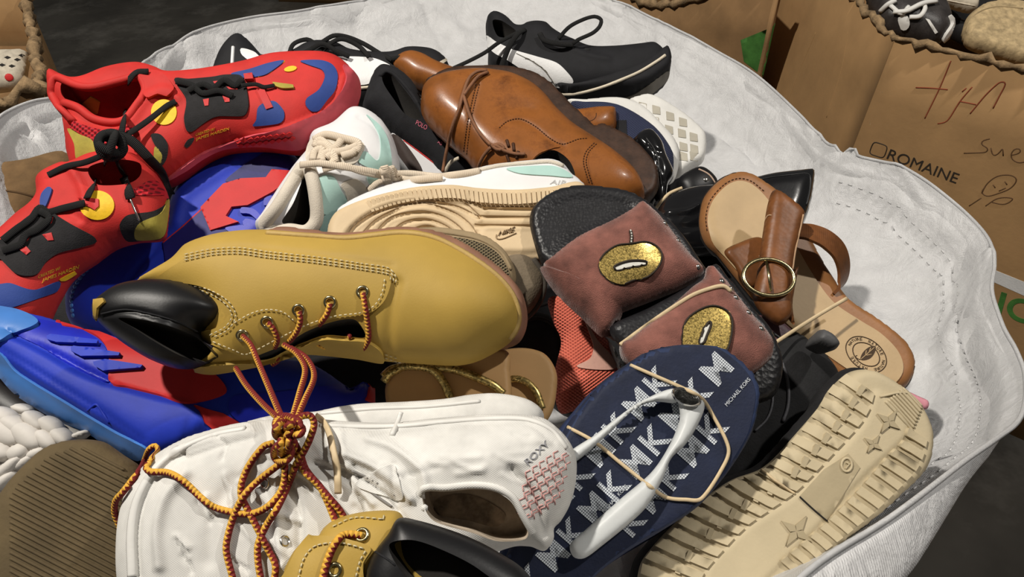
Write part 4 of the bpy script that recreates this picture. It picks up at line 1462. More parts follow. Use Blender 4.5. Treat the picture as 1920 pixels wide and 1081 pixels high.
text(mb, 'sole_word', ms, 'NIKE', (934, 442), (28, -7), (4, -9), beige_d, .0016)
stroke(mb, 'sole_mark', ms, S((931, 440), (930, 449), (942, 448), (968, 437)), .0006, beige_d, .0006)
# tied lace between the mint pair
TG = MA + [mu2, ms]
for q in (S((562, 309, .008), (600, 306, .010), (640, 312, .010), (690, 320, .010), (720, 326, .010)), S((605, 318, .008), (640, 310, .010), (680, 322, .010), (718, 330, .010)), S((730, 326, .012), (770, 325, .012), (820, 330, .008), (870, 325, .006), (900, 320, .003)),
          S((730, 332, .012), (770, 336, .010), (830, 332, .008)), S((724, 336, .010), (705, 345, .008), (690, 358, .004))):
    drape(ma, 'lace', TG, q, .0034, creaml, 8, .4, 5)
for q in (S((720, 310, .016), (724, 325, .020), (728, 345, .016)), S((732, 312, .016), (738, 328, .020), (742, 340, .014)), S((713, 322, .016), (728, 318, .021), (742, 322, .016)), S((716, 335, .016), (730, 332, .021), (744, 334, .016)), S((722, 345, .012), (734, 330, .022), (728, 314, .016))):
    drape(ma, 'lace', TG, q, .0040, creaml, 8, .5, 4)

# ------------------------------------------------------------------ brown leather lace-ups
brown = M('brown_leather', (.27, .092, .020), .36, .30, 16, .05, 500, coat=.12, kind='scuff', col2=(.12, .040, .011), p=16)
brown_d = M('brown_sole_edge', (.045, .022, .013), .5, .3, 60, .15, 300)
brown_th = M('brown_stitch', (.06, .022, .008), .7, .1)
blace_m = M('brown_lace', (.20, .09, .045), .8, .15, 60, .3)
ob = Thing('dress_shoe', 'brown leather lace-up lying behind its mate, only toe and heel showing', 'shoe', 'pair of brown lace-ups')
pl = Pl(940, 180, 1.03, .0, .4)
obu = relief(ob, 'upper', S((735, 131), (744, 115), (756, 107), (775, 103), (798, 109), (822, 122), (860, 136), (930, 158), (1000, 190), (1065, 211), (1120, 207), (1153, 208), (1156, 220), (1152, 249), (1110, 268), (1000, 250), (880, 210), (802, 172), (771, 161), (749, 143)),
             pl, brown, R=.022, hf=.026, hb=.03, step=5)
stroke(ob, 'sole_edge', obu, S((737, 134), (752, 146), (774, 163), (796, 178)), .004, brown_d)
stroke(ob, 'heel_seam', obu, S((1080, 224), (1105, 228), (1118, 220), (1118, 212)), .0006, brown_th)

oa = Thing('dress_shoe', 'brown leather lace-up lying on its side with dark stacked heel and thin brown lace', 'shoe', 'pair of brown lace-ups')
ps = Pl(1010, 245, .945, .0, .45)
relief(oa, 'sole', S((797, 162), (830, 138), (862, 131), (940, 129), (988, 137), (1017, 149), (1044, 170), (1070, 199), (1096, 222), (1114, 240), (1125, 236), (1144, 242), (1183, 263), (1210, 288), (1230, 312), (1236, 340), (1231, 362), (1217, 377), (1190, 385), (1140, 330), (1050, 260), (960, 190), (880, 170)),
       ps, brown_d, R=.008, hf=.014, hb=.02, step=6, label='dark stacked leather sole and heel')
pl = Pl(1000, 245, .92, .0, .45)
oh = S((1000, 304), (1010, 291), (1034, 281), (1053, 288), (1070, 305), (1078, 332), (1060, 350), (1010, 330))
ou = relief(oa, 'upper', S((789, 190), (793, 173), (806, 161), (830, 151), (862, 145), (900, 142), (940, 146), (964, 151), (1000, 168), (1024, 188), (1048, 216), (1075, 242), (1108, 264), (1150, 292), (1185, 322), (1202, 347), (1206, 374), (1150, 398), (1080, 380), (1000, 362), (930, 342), (891, 317), (871, 294), (855, 281), (833, 262), (804, 235), (791, 214)),
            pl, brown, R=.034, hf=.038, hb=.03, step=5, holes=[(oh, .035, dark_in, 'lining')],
            bumps=[('r', [(895, 157), (887, 190), (878, 234), (871, 290)], 4, -.0015), ('r', [(940, 235), (954, 228), (976, 226), (1003, 240), (1031, 262), (1055, 272)], 5, -.0015), ('b', (985, 200), (40, 14), -.003)])
patch(oa, 'quarter_panel', ou, S((915, 300), (925, 262), (942, 238), (956, 230), (977, 229), (1003, 243), (1030, 265), (1050, 276), (1040, 278), (1014, 287), (1000, 298), (990, 318), (950, 335)), brown, .0014, 6)
patch(oa, 'heel_counter', ou, S((1122, 272), (1108, 286), (1104, 303), (1108, 325), (1116, 348), (1150, 385), (1203, 374), (1200, 347), (1183, 324), (1150, 296)), brown, .0014, 6)
stroke(oa, 'brogue_stitching', ou, [S((1118, 270), (1104, 285), (1099, 303), (1104, 325), (1111, 347)), S((1114, 268), (1099, 284), (1094, 303), (1099, 325), (1106, 346)), S((936, 240), (952, 227), (976, 223), (1004, 237), (1031, 259), (1055, 270), (1084, 261), (1104, 259)),
       S((893, 158), (885, 190), (876, 234), (869, 288)), S((899, 158), (891, 190), (882, 234), (875, 290))], .0006, brown_th, .0003, dash=(3, 2), kind='stuff')
OT = [b for b in BODIES if b.obj.parent in (oa.root, ob.root)]
for q in (S((913, 132, .006), (895, 134, .008), (880, 146, .006), (869, 174, .004), (860, 205, .004), (849, 234, .004), (838, 279, .008), (830, 322, .008)), S((915, 135, .005), (898, 142, .006), (884, 158, .004), (870, 178, .005)), S((869, 179, .004), (882, 219, .005), (900, 250, .005), (920, 272, .006)),
          S((918, 272, .006), (930, 273, .006), (945, 282, .004), (965, 288, .003), (985, 289, .002)), S((920, 276, .006), (908, 290, .006), (900, 305, .006), (895, 322, .006)), S((920, 270, .006), (932, 280, .006), (945, 278, .004), (935, 270, .004), (922, 274, .004))):
    drape(oa, 'lace', OT, q, .0021, blace_m, 6, 1, 4)
for q in (S((950, 262, .001), (954, 275, .001)), S((962, 268, .001), (964, 283, .001)), S((972, 283, .001), (968, 297, .001)), S((950, 290, .001), (955, 305, .001))):
    drape(oa, 'lace', OT, q, .0018, brown_th, 6, 1, 4)

# ------------------------------------------------------------------ black sneakers with white side stripe
blk = M('black_canvas', (.009, .009, .011), .75, .2, 40, .15, 700)
grey_s = M('grey_sole', (.16, .145, .12), .6, .15)
white_s = M('white_stripe', (.74, .74, .74), .5, .03)
cream_s = M('cream_stripe', (.62, .55, .43), .6, .05)
pa_ = Thing('sneaker', 'black sneaker with curved white side stripe and cream sole line, whole on the bag wall', 'shoe', 'pair of black sneakers')
pl = Pl(1080, 115, 1.17, .0, .30)
sol = relief(pa_, 'sole', S((1010, 165), (1040, 172), (1078, 174), (1130, 160), (1193, 136), (1243, 104), (1252, 114), (1256, 131), (1251, 152), (1234, 168), (1213, 182), (1180, 191), (1130, 194), (1088, 194), (1057, 188), (1026, 178)), Pl(1130, 160, 1.165, .0, .3), blk, R=.012, hf=.045, hb=.03, step=5)
patch(pa_, 'outsole', sol, S((1150, 190), (1185, 178), (1215, 160), (1245, 138), (1254, 133), (1250, 150), (1233, 166), (1212, 181), (1180, 190)), grey_s, .0015, 5, label='worn gum grey outsole')
po = S((911, 62), (912, 40), (924, 31), (938, 33), (953, 41), (972, 58), (984, 52), (1005, 49), (1026, 52), (1038, 63), (1057, 75), (1076, 83), (1105, 95), (1151, 95), (1193, 91), (1222, 88), (1238, 97), (1250, 112), (1254, 132), (1240, 155), (1190, 178), (1130, 186), (1078, 186), (1040, 180), (1000, 165), (950, 150), (918, 134), (915, 95))
ph = S((924, 38), (938, 38), (951, 45), (968, 59), (959, 69), (936, 69), (927, 56))
pu = relief(pa_, 'upper', po, pl, blk, R=.035, hf=.040, hb=.035, step=4, holes=[(ph, .04, dark_in, 'lining')], bumps=[('r', [(1050, 78), (1080, 95), (1110, 105), (1140, 110)], 6, .003)])
patch(pa_, 'side_stripe', pu, S((912, 66), (930, 78), (947, 87), (963, 94), (1005, 106), (1043, 118), (1063, 135), (1075, 152), (1065, 164), (1043, 163), (1013, 158), (995, 150), (984, 135), (968, 123), (947, 110), (928, 100), (913, 83)), white_s, .0016, 5, label='white curved side stripe')
for q in (S((968, 100), (1000, 116), (1022, 132), (1034, 150), (1042, 162)), S((985, 105), (1020, 120), (1045, 140), (1056, 163)), S((955, 100), (985, 116), (1005, 134), (1013, 156))):
    stroke(pa_, 'stripe_seam', [b for b in BODIES[-1:]], q, .0006, grey_s, .0003, n=4)
stroke(pa_, 'sole_line', [pu, sol], S((1024, 169), (1047, 175), (1078, 175), (1130, 162), (1193, 138), (1235, 113), (1247, 104)), .0024, cream_s, .001)
PT = [pu, sol]
for q in (S((1047, 72, .004), (1068, 50, .003), (1095, 36, 0), (1115, 31, 0)),):
    pass
bl_ = lambda pts, r=.0030: cord(pa_, 'lace', pts, r, black_lace, 8, .4, 5)
bl_(S((1047, 72, 1.13), (1068, 50, 1.13), (1095, 36, 1.14), (1115, 31, 1.15), (1127, 37, 1.15), (1124, 50, 1.14), (1111, 62, 1.13), (1085, 74, 1.12), (1072, 83, 1.125)))
bl_(S((985, 55, 1.14), (972, 62, 1.125), (956, 85, 1.12), (945, 112, 1.125), (936, 138, 1.13)), .004)
bl_(S((972, 60, 1.125), (935, 80, 1.12), (910, 98, 1.12), (880, 114, 1.11), (845, 130, 1.08)))
bl_(S((1012, 62, 1.13), (1020, 75, 1.125), (1045, 82, 1.12), (1075, 84, 1.125)), .004)
for x, y in ((1070, 103), (1085, 104), (1100, 96), (1120, 112)):
    relief(pa_, 'lace_knot', [(x + 10 * math.cos(a), y + 6 * math.sin(a)) for a in np.linspace(0, 6.28, 10, endpoint=False)], Pl(x, y, 1.135, 0, .3), black_lace, R=.006, hf=.006, hb=.006, step=4)

pb_ = Thing('sneaker', 'black and white sneaker behind the red one with looped black laces', 'shoe', 'pair of black sneakers')
pl = Pl(640, 130, 1.07, .0, .35)
pu2 = relief(pb_, 'upper', S((400, 145), (415, 104), (437, 78), (455, 71), (470, 80), (485, 97), (500, 111), (525, 107), (550, 104), (575, 90), (600, 84), (637, 88), (662, 100), (700, 105), (737, 105), (762, 97), (787, 96), (820, 102), (842, 122), (840, 155), (780, 178), (690, 200), (500, 195), (400, 170)),
             pl, blk, R=.03, hf=.032, hb=.035, step=5)
patch(pb_, 'side_stripe', pu2, S((452, 92), (475, 98), (500, 115), (540, 111), (625, 107), (700, 110), (735, 126), (712, 131), (700, 142), (692, 157), (660, 158), (600, 134), (500, 132), (455, 105)), white_s, .0016, 5, label='white side stripe')
stroke(pb_, 'heel_mark', pu2, S((437, 88), (435, 122)), .0025, white_s)
patch(pb_, 'toe_mark', pu2, S((824, 116), (838, 108), (840, 112), (828, 121)), cream_s, .0015, 4, False)
stroke(pb_, 'sole_line', pu2, S((674, 165), (695, 163)), .0022, cream_s)
b2l = lambda pts: cord(pb_, 'lace', pts, .0033, black_lace, 8, .45, 5)
b2l(S((541, 106, 1.04), (550, 83, 1.05), (575, 74, 1.06), (596, 82, 1.05), (625, 67, 1.05), (650, 69, 1.06), (682, 82, 1.06), (712, 100, 1.05), (735, 112, 1.03)))
b2l(S((592, 100, 1.03), (612, 86, 1.04), (640, 73, 1.05), (672, 86, 1.05), (692, 106, 1.03)))
b2l(S((556, 106, 1.03), (580, 94, 1.03), (605, 82, 1.03), (630, 95, 1.03), (655, 106, 1.03)))
b2l(S((735, 110, 1.03), (770, 106, 1.03), (800, 112, 1.03), (840, 128, 1.04), (852, 128, 1.06)))

# ------------------------------------------------------------------ black slip-on with white sole
sl = Thing('slip_on_shoe', 'black slip-on with white sole and thin red line beside the brown lace-up', 'shoe')
pl = Pl(790, 230, .985, .15, .40)
relief(sl, 'sole', S((728, 246), (751, 256), (775, 270), (830, 312), (832, 345), (790, 345), (765, 318), (742, 280)), Pl(780, 290, .975, .1, .4), whl, R=.006, hf=.012, hb=.02, step=5)
sso = BODIES[-1]
sh = S((716, 141), (727, 136), (740, 145), (755, 163), (776, 191), (790, 217), (784, 224), (760, 214), (737, 184), (720, 158))
su = relief(sl, 'upper', S((680, 197), (689, 165), (700, 140), (714, 129), (733, 131), (760, 145), (784, 172), (796, 205), (850, 270), (905, 322), (880, 345), (830, 330), (800, 300), (767, 275), (735, 250), (704, 222), (684, 209)),
            pl, blackf, R=.03, hf=.030, hb=.035, step=5, holes=[(sh, .045, dark_in, 'lining')])
stroke(sl, 'collar_binding', su, S((713, 143), (722, 133), (737, 138), (756, 157), (778, 186), (794, 216)), .0028, blackf)
stroke(sl, 'red_line', sso, S((757, 263), (780, 280), (826, 315)), .0010, redp, .0003)
patch(sl, 'outsole', sso, S((735, 252), (751, 259), (780, 297), (792, 322), (780, 330), (755, 300), (742, 278)), M('dark_outsole', (.05, .035, .03), .7), .001, 6)
text(sl, 'pink_lettering', su, 'POLO', (779, 233), (20, 11), (3, -8), M('pink_print', (.55, .12, .18), .6), .0006)
text(sl, 'pink_lettering', su, 'AS', (820, 268), (8, 5), (2, -6), M('pink_print', (.55, .12, .18), .6), .0006)
cord(sl, 'pull_loop', S((834, 322, .93), (845, 304, .92), (860, 296, .91)), .0022, cream_s, 6, .5, 4)

# ------------------------------------------------------------------ navy mesh sneaker with white waffle sole
navm = M('navy_mesh', (.030, .038, .085), .8, .1, 40, .4, kind='mesh', col2=(.006, .007, .016), p=1700.0)
sole_w = M('white_sole', (.66, .65, .62), .5, .06)
waf = M('waffle_grey', (.42, .39, .32), .7, .1)
nm = Thing('sneaker', 'navy mesh sneaker with white waffle patterned sole against the bag wall', 'shoe')
pl = Pl(1190, 260, 1.08, .15, .40)
ws = relief(nm, 'sole', S((1175, 195), (1195, 184), (1212, 181), (1237, 190), (1280, 217), (1307, 240), (1321, 257), (1323, 282), (1316, 306), (1292, 319), (1270, 330), (1245, 290), (1210, 230)), Pl(1255, 250, 1.085, .1, .4), sole_w, R=.010, hf=.016, hb=.02, step=5, label='white waffle patterned sole')
for cx, cy in ((1205, 200), (1230, 206), (1256, 218), (1280, 229), (1254, 243), (1278, 250), (1300, 257), (1281, 275), (1301, 279), (1281, 293), (1300, 293), (1228, 226)):
    patch(nm, 'waffle_recess', ws, S((cx - 7, cy - 9), (cx + 7, cy - 5), (cx + 8, cy + 9), (cx - 6, cy + 7)), waf, .0010, 20, False)  # recessed waffle squares drawn as darker grey patches
relief(nm, 'midsole', S((1060, 195), (1097, 190), (1150, 186), (1182, 192), (1210, 207), (1238, 235), (1262, 262), (1273, 290), (1270, 322), (1256, 345), (1220, 330), (1150, 260)), Pl(1190, 260, 1.06, .1, .4), sole_w, R=.014, hf=.016, hb=.02, step=5)
relief(nm, 'upper', S((1066, 200), (1097, 196), (1135, 197), (1163, 204), (1197, 222), (1230, 247), (1253, 277), (1263, 300), (1258, 332), (1235, 340), (1180, 320), (1110, 260)), Pl(1180, 265, 1.03, .1, .4), navm, R=.03, hf=.025, hb=.02, step=5)
patch(nm, 'heel_panel', BODIES[-1], S((1157, 226), (1174, 226), (1176, 262), (1160, 256), (1155, 246)), blackf, .0012, 5, False)

# ------------------------------------------------------------------ black leather shoes by the heel of the brown one
patent = M('black_patent', (.008, .008, .009), .16, .15, 20, .05, 120, coat=.5)
k1 = Thing('ankle_boot', 'creased soft black leather shoe behind the stacked brown heel', 'shoe')
relief(k1, 'upper', S((1184, 268), (1191, 256), (1206, 247), (1222, 250), (1240, 272), (1248, 296), (1262, 330), (1252, 350), (1246, 385), (1234, 392), (1222, 380), (1215, 340), (1200, 300)), Pl(1225, 310, .95, .1, .4), patent, R=.02, hf=.022, hb=.025, step=4,
       bumps=[('r', [(1200, 262), (1222, 285), (1238, 330)], 5, .004), ('r', [(1215, 275), (1240, 285)], 3, -.003), ('r', [(1232, 300), (1244, 340)], 4, -.003)])
stroke(k1, 'seam', BODIES[-1], S((1210, 256), (1232, 290), (1240, 350)), .0012, blackl)
k2 = Thing('flat_shoe', 'black shoe with a small silver stud above the tan sandal rim', 'shoe')
kb = relief(k2, 'upper', S((1268, 350), (1272, 335), (1288, 322), (1310, 315), (1330, 325), (1345, 345), (1340, 370), (1290, 380)), Pl(1305, 345, .93, .1, .4), blackl, R=.02, hf=.018, hb=.025, step=4)
dome(k2, 'stud', kb, (1324, 336), .004, .002, silver)
stroke(k2, 'trim', kb, S((1310, 317), (1330, 327), (1342, 345)), .0012, M('tan_trim', (.45, .32, .24), .6))
k3 = Thing('pointed_pump', 'glossy black pointed pump lying under the brown buckled sandal', 'shoe')
kp = relief(k3, 'upper', S((1222, 430), (1232, 395), (1250, 372), (1290, 356), (1340, 350), (1390, 342), (1440, 330), (1490, 324), (1521, 322), (1526, 333), (1520, 380), (1506, 420), (1480, 445), (1400, 470), (1300, 480), (1240, 470)), Pl(1380, 400, .84, .0, .45), patent, R=.022, hf=.022, hb=.03, step=5,
            bumps=[('r', [(1250, 400), (1290, 395), (1310, 385)], 5, .004), ('r', [(1240, 420), (1290, 425), (1320, 420)], 5, -.003)])
stroke(k3, 'edge_binding', kp, S((1400, 342), (1440, 333), (1490, 327), (1517, 326), (1519, 350), (1512, 385)), .0012, blackl)
kband = single('rubber_band', 'pale twisted rubber band hooked over the glossy black pump', 'rubber band')
drape(kband, 'rubber_band', [kp, kb] + [b for b in BODIES if b.obj.parent == k1.root], [(1231, 389, .006), (1241, 376, .006), (1254, 363, .006), (1266, 357, .006), (1279, 352, .004)], .0020, band_m, 6, .7, 4)

# ------------------------------------------------------------------ velvet slides with gold lips
velvet = M('rose_velvet', (.20, .078, .060), .85, .35, 40, .5, 1200, sheen=.45)
grain = M('black_grained_leather', (.013, .013, .015), .40, .2, 30, .2, 330, kind='leather')
gold = M('gold_glitter', (.52, .38, .12), .32, kind='glitter', metal=.85, bump=.8, p=1100)
white_e = M('white_embroidery', (.62, .61, .56), .7, .1, 200, .2)
sa = Thing('slide_sandal', 'rose velvet slide with gold glitter lips and bare black grained footbed end', 'sandal', 'pair of velvet slides')
sf = relief(sa, 'footbed', S((993, 416), (1001, 387), (1034, 361), (1078, 349), (1126, 351), (1167, 357), (1197, 368), (1234, 394), (1282, 442), (1320, 500), (1380, 590), (1360, 660), (1250, 670), (1130, 625), (1071, 545), (1019, 500), (1005, 468)),
            Pl(1160, 500, .660, .0, .42), grain, R=.012, hf=.010, hb=.014, step=6, bumps=[('s', [(1010, 415), (1018, 392), (1050, 370), (1100, 362), (1160, 368), (1190, 385), (1150, 410), (1060, 450), (1025, 470)], -.003, 14)])
sv = relief(sa, 'velvet_band', S((1019, 498), (1034, 483), (1082, 446), (1145, 416), (1182, 394), (1200, 380), (1214, 387), (1241, 412), (1267, 446), (1293, 479), (1320, 512), (1286, 538), (1230, 562), (1163, 588), (1150, 600), (1141, 618), (1134, 626), (1101, 594), (1056, 553)),
            Pl(1160, 500, .632, .0, .40), velvet, R=.030, hf=.022, hb=.008, step=5, bumps=[('b', (1240, 450), 30, -.003)])
fl_ = patch(sa, 'velvet_fold', sv, S((1022, 500), (1055, 508), (1080, 518), (1104, 534), (1160, 574), (1152, 598), (1141, 617), (1134, 625), (1101, 594), (1056, 553)), velvet, .0045, 6)


def lips(th, tg, outer, mouth, stem=None):
    g = patch(th, 'gold_lips', tg, outer, gold, .0016, 5)
    stroke(th, 'lip_outline', [g, tg], outer, .0008, ink_black, .0006, closed=True)
    m = patch(th, 'teeth', [g], mouth, white_e, .0008, 5)
    stroke(th, 'mouth_outline', [m, g], mouth, .0010, ink_black, .0006, closed=True)
    if stem:
        stroke(th, 'lip_stem', tg, stem, .0014, ink_black, .0008)
        stroke(th, 'lip_stem_core', tg, stem, .0007, white_e, .0018, dash=(3, 2))


lips(sa, sv, S((1123, 501), (1130, 479), (1156, 460), (1182, 457), (1212, 453), (1234, 464), (1242, 481), (1234, 501), (1212, 520), (1186, 525), (1167, 533), (1141, 525)),
     S((1149, 501), (1167, 492), (1189, 488), (1215, 490), (1212, 495), (1182, 500), (1156, 506)), S((1182, 433), (1184, 443), (1183, 456)))
for c in ((1247, 418), (1272, 450), (1310, 500)):
    dome(sa, 'stud', sv, c, .0024, .0016, silver)
sb_ = Thing('slide_sandal', 'rose velvet slide with gold glitter lips half covered by the navy flip-flop', 'sandal', 'pair of velvet slides')
sf2 = relief(sb_, 'footbed', S((1145, 612), (1220, 575), (1300, 530), (1340, 495), (1365, 520), (1410, 575), (1450, 625), (1468, 690), (1440, 750), (1300, 760), (1163, 648)), Pl(1320, 610, .600, .0, .40), grain, R=.010, hf=.008, hb=.012, step=6)
sv2 = relief(sb_, 'velvet_band', S((1162, 646), (1182, 634), (1256, 575), (1300, 536), (1319, 522), (1324, 503), (1333, 498), (1360, 527), (1385, 560), (1415, 597), (1441, 627), (1450, 646), (1445, 671), (1411, 701), (1367, 720), (1300, 740), (1200, 700), (1167, 675)),
             Pl(1320, 610, .578, .0, .38), velvet, R=.026, hf=.018, hb=.008, step=5)
lips(sb_, sv2, S((1280, 634), (1287, 600), (1315, 579), (1341, 573), (1367, 586), (1373, 612), (1363, 657), (1340, 668), (1284, 655)), S((1331, 601), (1334, 608), (1324, 632), (1319, 646), (1312, 645), (1318, 620)))
for c in ((1354, 526), (1371, 540), (1380, 557), (1404, 585), (1428, 615)):
    dome(sb_, 'stud', sv2, c, .0026, .0018, silver)
vb = single('rubber_band', 'pale rubber band lying across the lower velvet slide', 'rubber band')
drape(vb, 'rubber_band', [sv, sv2, sf2, sf, fl_], [(1163, 646, .003), (1219, 605, .003), (1293, 556, .002), (1330, 541, .002), (1356, 536, .002), (1371, 546, .002)], .0017, band_m, 6, .5, 5)

# ------------------------------------------------------------------ brown buckled sandal
sleather = M('tan_strap_leather', (.15, .054, .016), .42, .35, 30, .05, 260, kind='leather')
srim = M('tan_rim_leather', (.28, .125, .045), .45, .15, 30, .06)
sfoot = M('tan_footbed', (.46, .325, .175), .5, .08, 20, .05)
dk_sole = M('dark_sole', (.02, .014, .011), .6, .2)
sd = Thing('sandal', 'brown leather sandal with round brass buckle and leaf stamp on tan footbed', 'sandal')
pl = Pl(1500, 530, .735, .05, .42)
so = S((1311, 431), (1310, 405), (1319, 368), (1348, 336), (1378, 324), (1404, 327), (1430, 342), (1456, 362), (1500, 420), (1545, 500), (1588, 562), (1632, 592), (1665, 616), (1697, 645), (1712, 674), (1713, 700), (1697, 728), (1650, 745), (1570, 715), (1500, 650), (1440, 595), (1385, 530), (1345, 480), (1322, 458))
relief(sd, 'outsole', so, Pl(1503, 533, .748, .05, .42), dk_sole, R=.006, hf=.008, hb=.012, step=7)
sfb = relief(sd, 'footbed_rim', [(x * .992 + 12, y * .992 + 4.3) for x, y in so], pl, srim, R=.010, hf=.012, hb=.006, step=6)
ins = S((1330, 432), (1328, 405), (1337, 376), (1360, 350), (1382, 340), (1405, 344), (1428, 362), (1450, 390), (1480, 440), (1520, 510), (1560, 565), (1610, 600), (1650, 625), (1680, 655), (1692, 682), (1688, 705), (1665, 722), (1610, 705), (1530, 650), (1460, 590), (1400, 525), (1360, 480), (1340, 458))
sft = patch(sd, 'footbed', sfb, ins, sfoot, .0014, 8)
stroke(sd, 'footbed_stitching', sfb, S((1326, 432), (1324, 405), (1333, 374), (1358, 346), (1382, 335), (1407, 339), (1432, 358)), .0005, brown_th, .0004, dash=(4, 3), kind='stuff')
s2 = relief(sd, 'strap', S((1358, 472), (1385, 455), (1422, 444), (1440, 460), (1440, 520), (1410, 540), (1392, 528), (1378, 500)), Pl(1400, 490, .705, .0, .4), sleather, R=.006, hf=.004, hb=.004, step=5)
s1 = relief(sd, 'strap', S((1440, 380), (1452, 356), (1480, 372), (1508, 398), (1505, 420), (1494, 465), (1489, 500), (1482, 545), (1484, 590), (1460, 610), (1430, 590), (1412, 560), (1418, 520), (1424, 480), (1431, 431)), Pl(1462, 470, .690, .0, .35), sleather, R=.012, hf=.010, hb=.004, step=5)
stroke(sd, 'strap_edge', s1, S((1506, 402), (1500, 430), (1491, 470), (1486, 505)), .0010, M('raw_edge', (.42, .27, .16), .8))
stroke(sd, 'strap_edge', s1, S((1437, 392), (1431, 430), (1424, 480)), .0007, M('raw_edge', (.42, .27, .16), .8))
s3 = relief(sd, 'strap', S((1470, 545), (1488, 505), (1497, 500), (1492, 530), (1486, 570), (1490, 608), (1480, 600), (1470, 575)), Pl(1482, 550, .676, .0, .35), sleather, R=.004, hf=.003, hb=.003, step=5)
q = spl(S((1496, 432, .715), (1520, 436, .712), (1548, 448, .712), (1572, 470, .716), (1582, 500, .722), (1578, 530, .726), (1562, 552, .728)), 4, False)
cen = np.array([P(*a) for a in q])
nn_ = len(cen)
tg_ = np.gradient(cen, axis=0)
tg_ /= np.linalg.norm(tg_, axis=1)[:, None]
wdir = pl.n * .55 + (-AR * .55 - AU * .6)
wdir /= np.linalg.norm(wdir)
hw = .013
rv_, rf_ = [], []
for i in range(nn_):
    w_ = wdir - tg_[i] * (wdir @ tg_[i])
    w_ /= np.linalg.norm(w_)
    n_ = np.cross(tg_[i], w_)
    for a, b in ((-1, -1), (1, -1), (1, 1), (-1, 1)):
        rv_.append(cen[i] + w_ * hw * a + n_ * .0014 * b)
for i in range(nn_ - 1):
    for k in range(4):
        rf_.append((i * 4 + k, i * 4 + (k + 1) % 4, i * 4 + 4 + (k + 1) % 4, i * 4 + 4 + k))
rf_ += [(3, 2, 1, 0), tuple((nn_ - 1) * 4 + k for k in range(4))]
add(sd, 'heel_strap', np.array(rv_), rf_, sleather, smooth=False)
pb2, nb2 = cast([s1, s2], [(1441, 522)])
cb = pb2[0] + nb2[0] * .003
e1 = AR
e2 = np.cross(nb2[0], e1)
t = np.linspace(0, 2 * math.pi, 40, endpoint=False)
v, f, u = tube_mesh(cb + .0225 * np.cos(t)[:, None] * e1 + .0185 * np.sin(t)[:, None] * e2, .0020, 10, True)
bk = add(sd, 'buckle', v, f, brass, uv=u, label='round brass buckle')
v, f, u = tube_mesh(np.array([cb + .018 * e2 * .9, cb + .002 * nb2[0], cb - .014 * e2]), .0012, 8)
add(sd, 'buckle_pin', v, f, brass, parent=bk, uv=u)
cx, cy = 1624, 664
lg = M('stamp_ink', (.06, .035, .018), .7)
for r_o in (1.0, .68):
    stroke(sd, 'stamp_ring', sft, [(cx + 38 * r_o * math.cos(a) + 6 * r_o * math.sin(a), cy + 33 * r_o * math.sin(a) + 8 * r_o * math.cos(a)) for a in np.linspace(0, 6.283, 24, endpoint=False)], .0005, lg, .0002, closed=True, n=4)
patch(sd, 'stamp_leaf', sft, S((1613, 673), (1618, 660), (1630, 650), (1641, 649), (1640, 660), (1632, 671), (1620, 675)), lg, .0004, 4)
stroke(sd, 'stamp_stem', sft, S((1613, 674), (1607, 673), (1602, 670), (1603, 664), (1607, 666)), .0004, lg, .0002, n=4)
stroke(sd, 'stamp_vein', sft, [S((1614, 673), (1628, 661), (1639, 651)), S((1622, 666), (1624, 657)), S((1629, 660), (1632, 652)), S((1624, 666), (1634, 664))], .0004, sfoot, .0005, n=4, kind='stuff')
for a0 in (-2.2, -.75, .7, 2.2):
    for i, ch_ in enumerate('NATURE'):
        a = a0 + (i - 2.5) * .19
        ox, oy = 32 * math.cos(a) + 5 * math.sin(a), 28 * math.sin(a) + 7 * math.cos(a)
        up_ = np.array([math.cos(a), math.sin(a)]) * 5.5
        rt_ = np.array([-math.sin(a), math.cos(a)]) * 4
        text(sd, 'stamp_letter', sft, ch_, (cx + ox - up_[0] * .5 - rt_[0] * .5, cy + oy - up_[1] * .5 - rt_[1] * .5), rt_, up_, lg, .0004)
sbd = single('rubber_band', 'pale rubber band stretched across the brown buckled sandal', 'rubber band')
cord(sbd, 'rubber_band', S((1588, 559, .690), (1545, 584, .680), (1500, 612, .668), (1451, 644, .650)), .0018, band_m, 6, .5, 8)

# ------------------------------------------------------------------ black heeled sandal in the dark gap
bh = Thing('heeled_sandal', 'black heeled sandal deep in the gap between flip-flop and brown sandal', 'sandal')
bhu = relief(bh, 'upper', S((1380, 700), (1440, 640), (1480, 620), (1530, 650), (1570, 700), (1560, 760), (1500, 850), (1400, 920), (1330, 900)), Pl(1460, 760, .665, .0, .4), blacks, R=.03, hf=.02, hb=.03, step=7)
grl = M('grey_edge_line', (.10, .10, .11), .4)
stroke(bh, 'strap_edge', bhu, S((1432, 688), (1446, 720), (1448, 755), (1438, 785), (1415, 808)), .0011, grl, .0006)
stroke(bh, 'strap_edge', bhu, S((1450, 655), (1470, 690), (1478, 730), (1476, 765), (1467, 790)), .0016, grl, .0006)
relief(bh, 'heel', S((1524, 640), (1530, 624), (1537, 618), (1555, 626), (1568, 640), (1570, 651), (1556, 658), (1540, 652)), Pl(1547, 640, .63, .0, .3), M('grey_heel', (.075, .075, .078), .55, .15), R=.006, hf=.012, hb=.03, step=4)

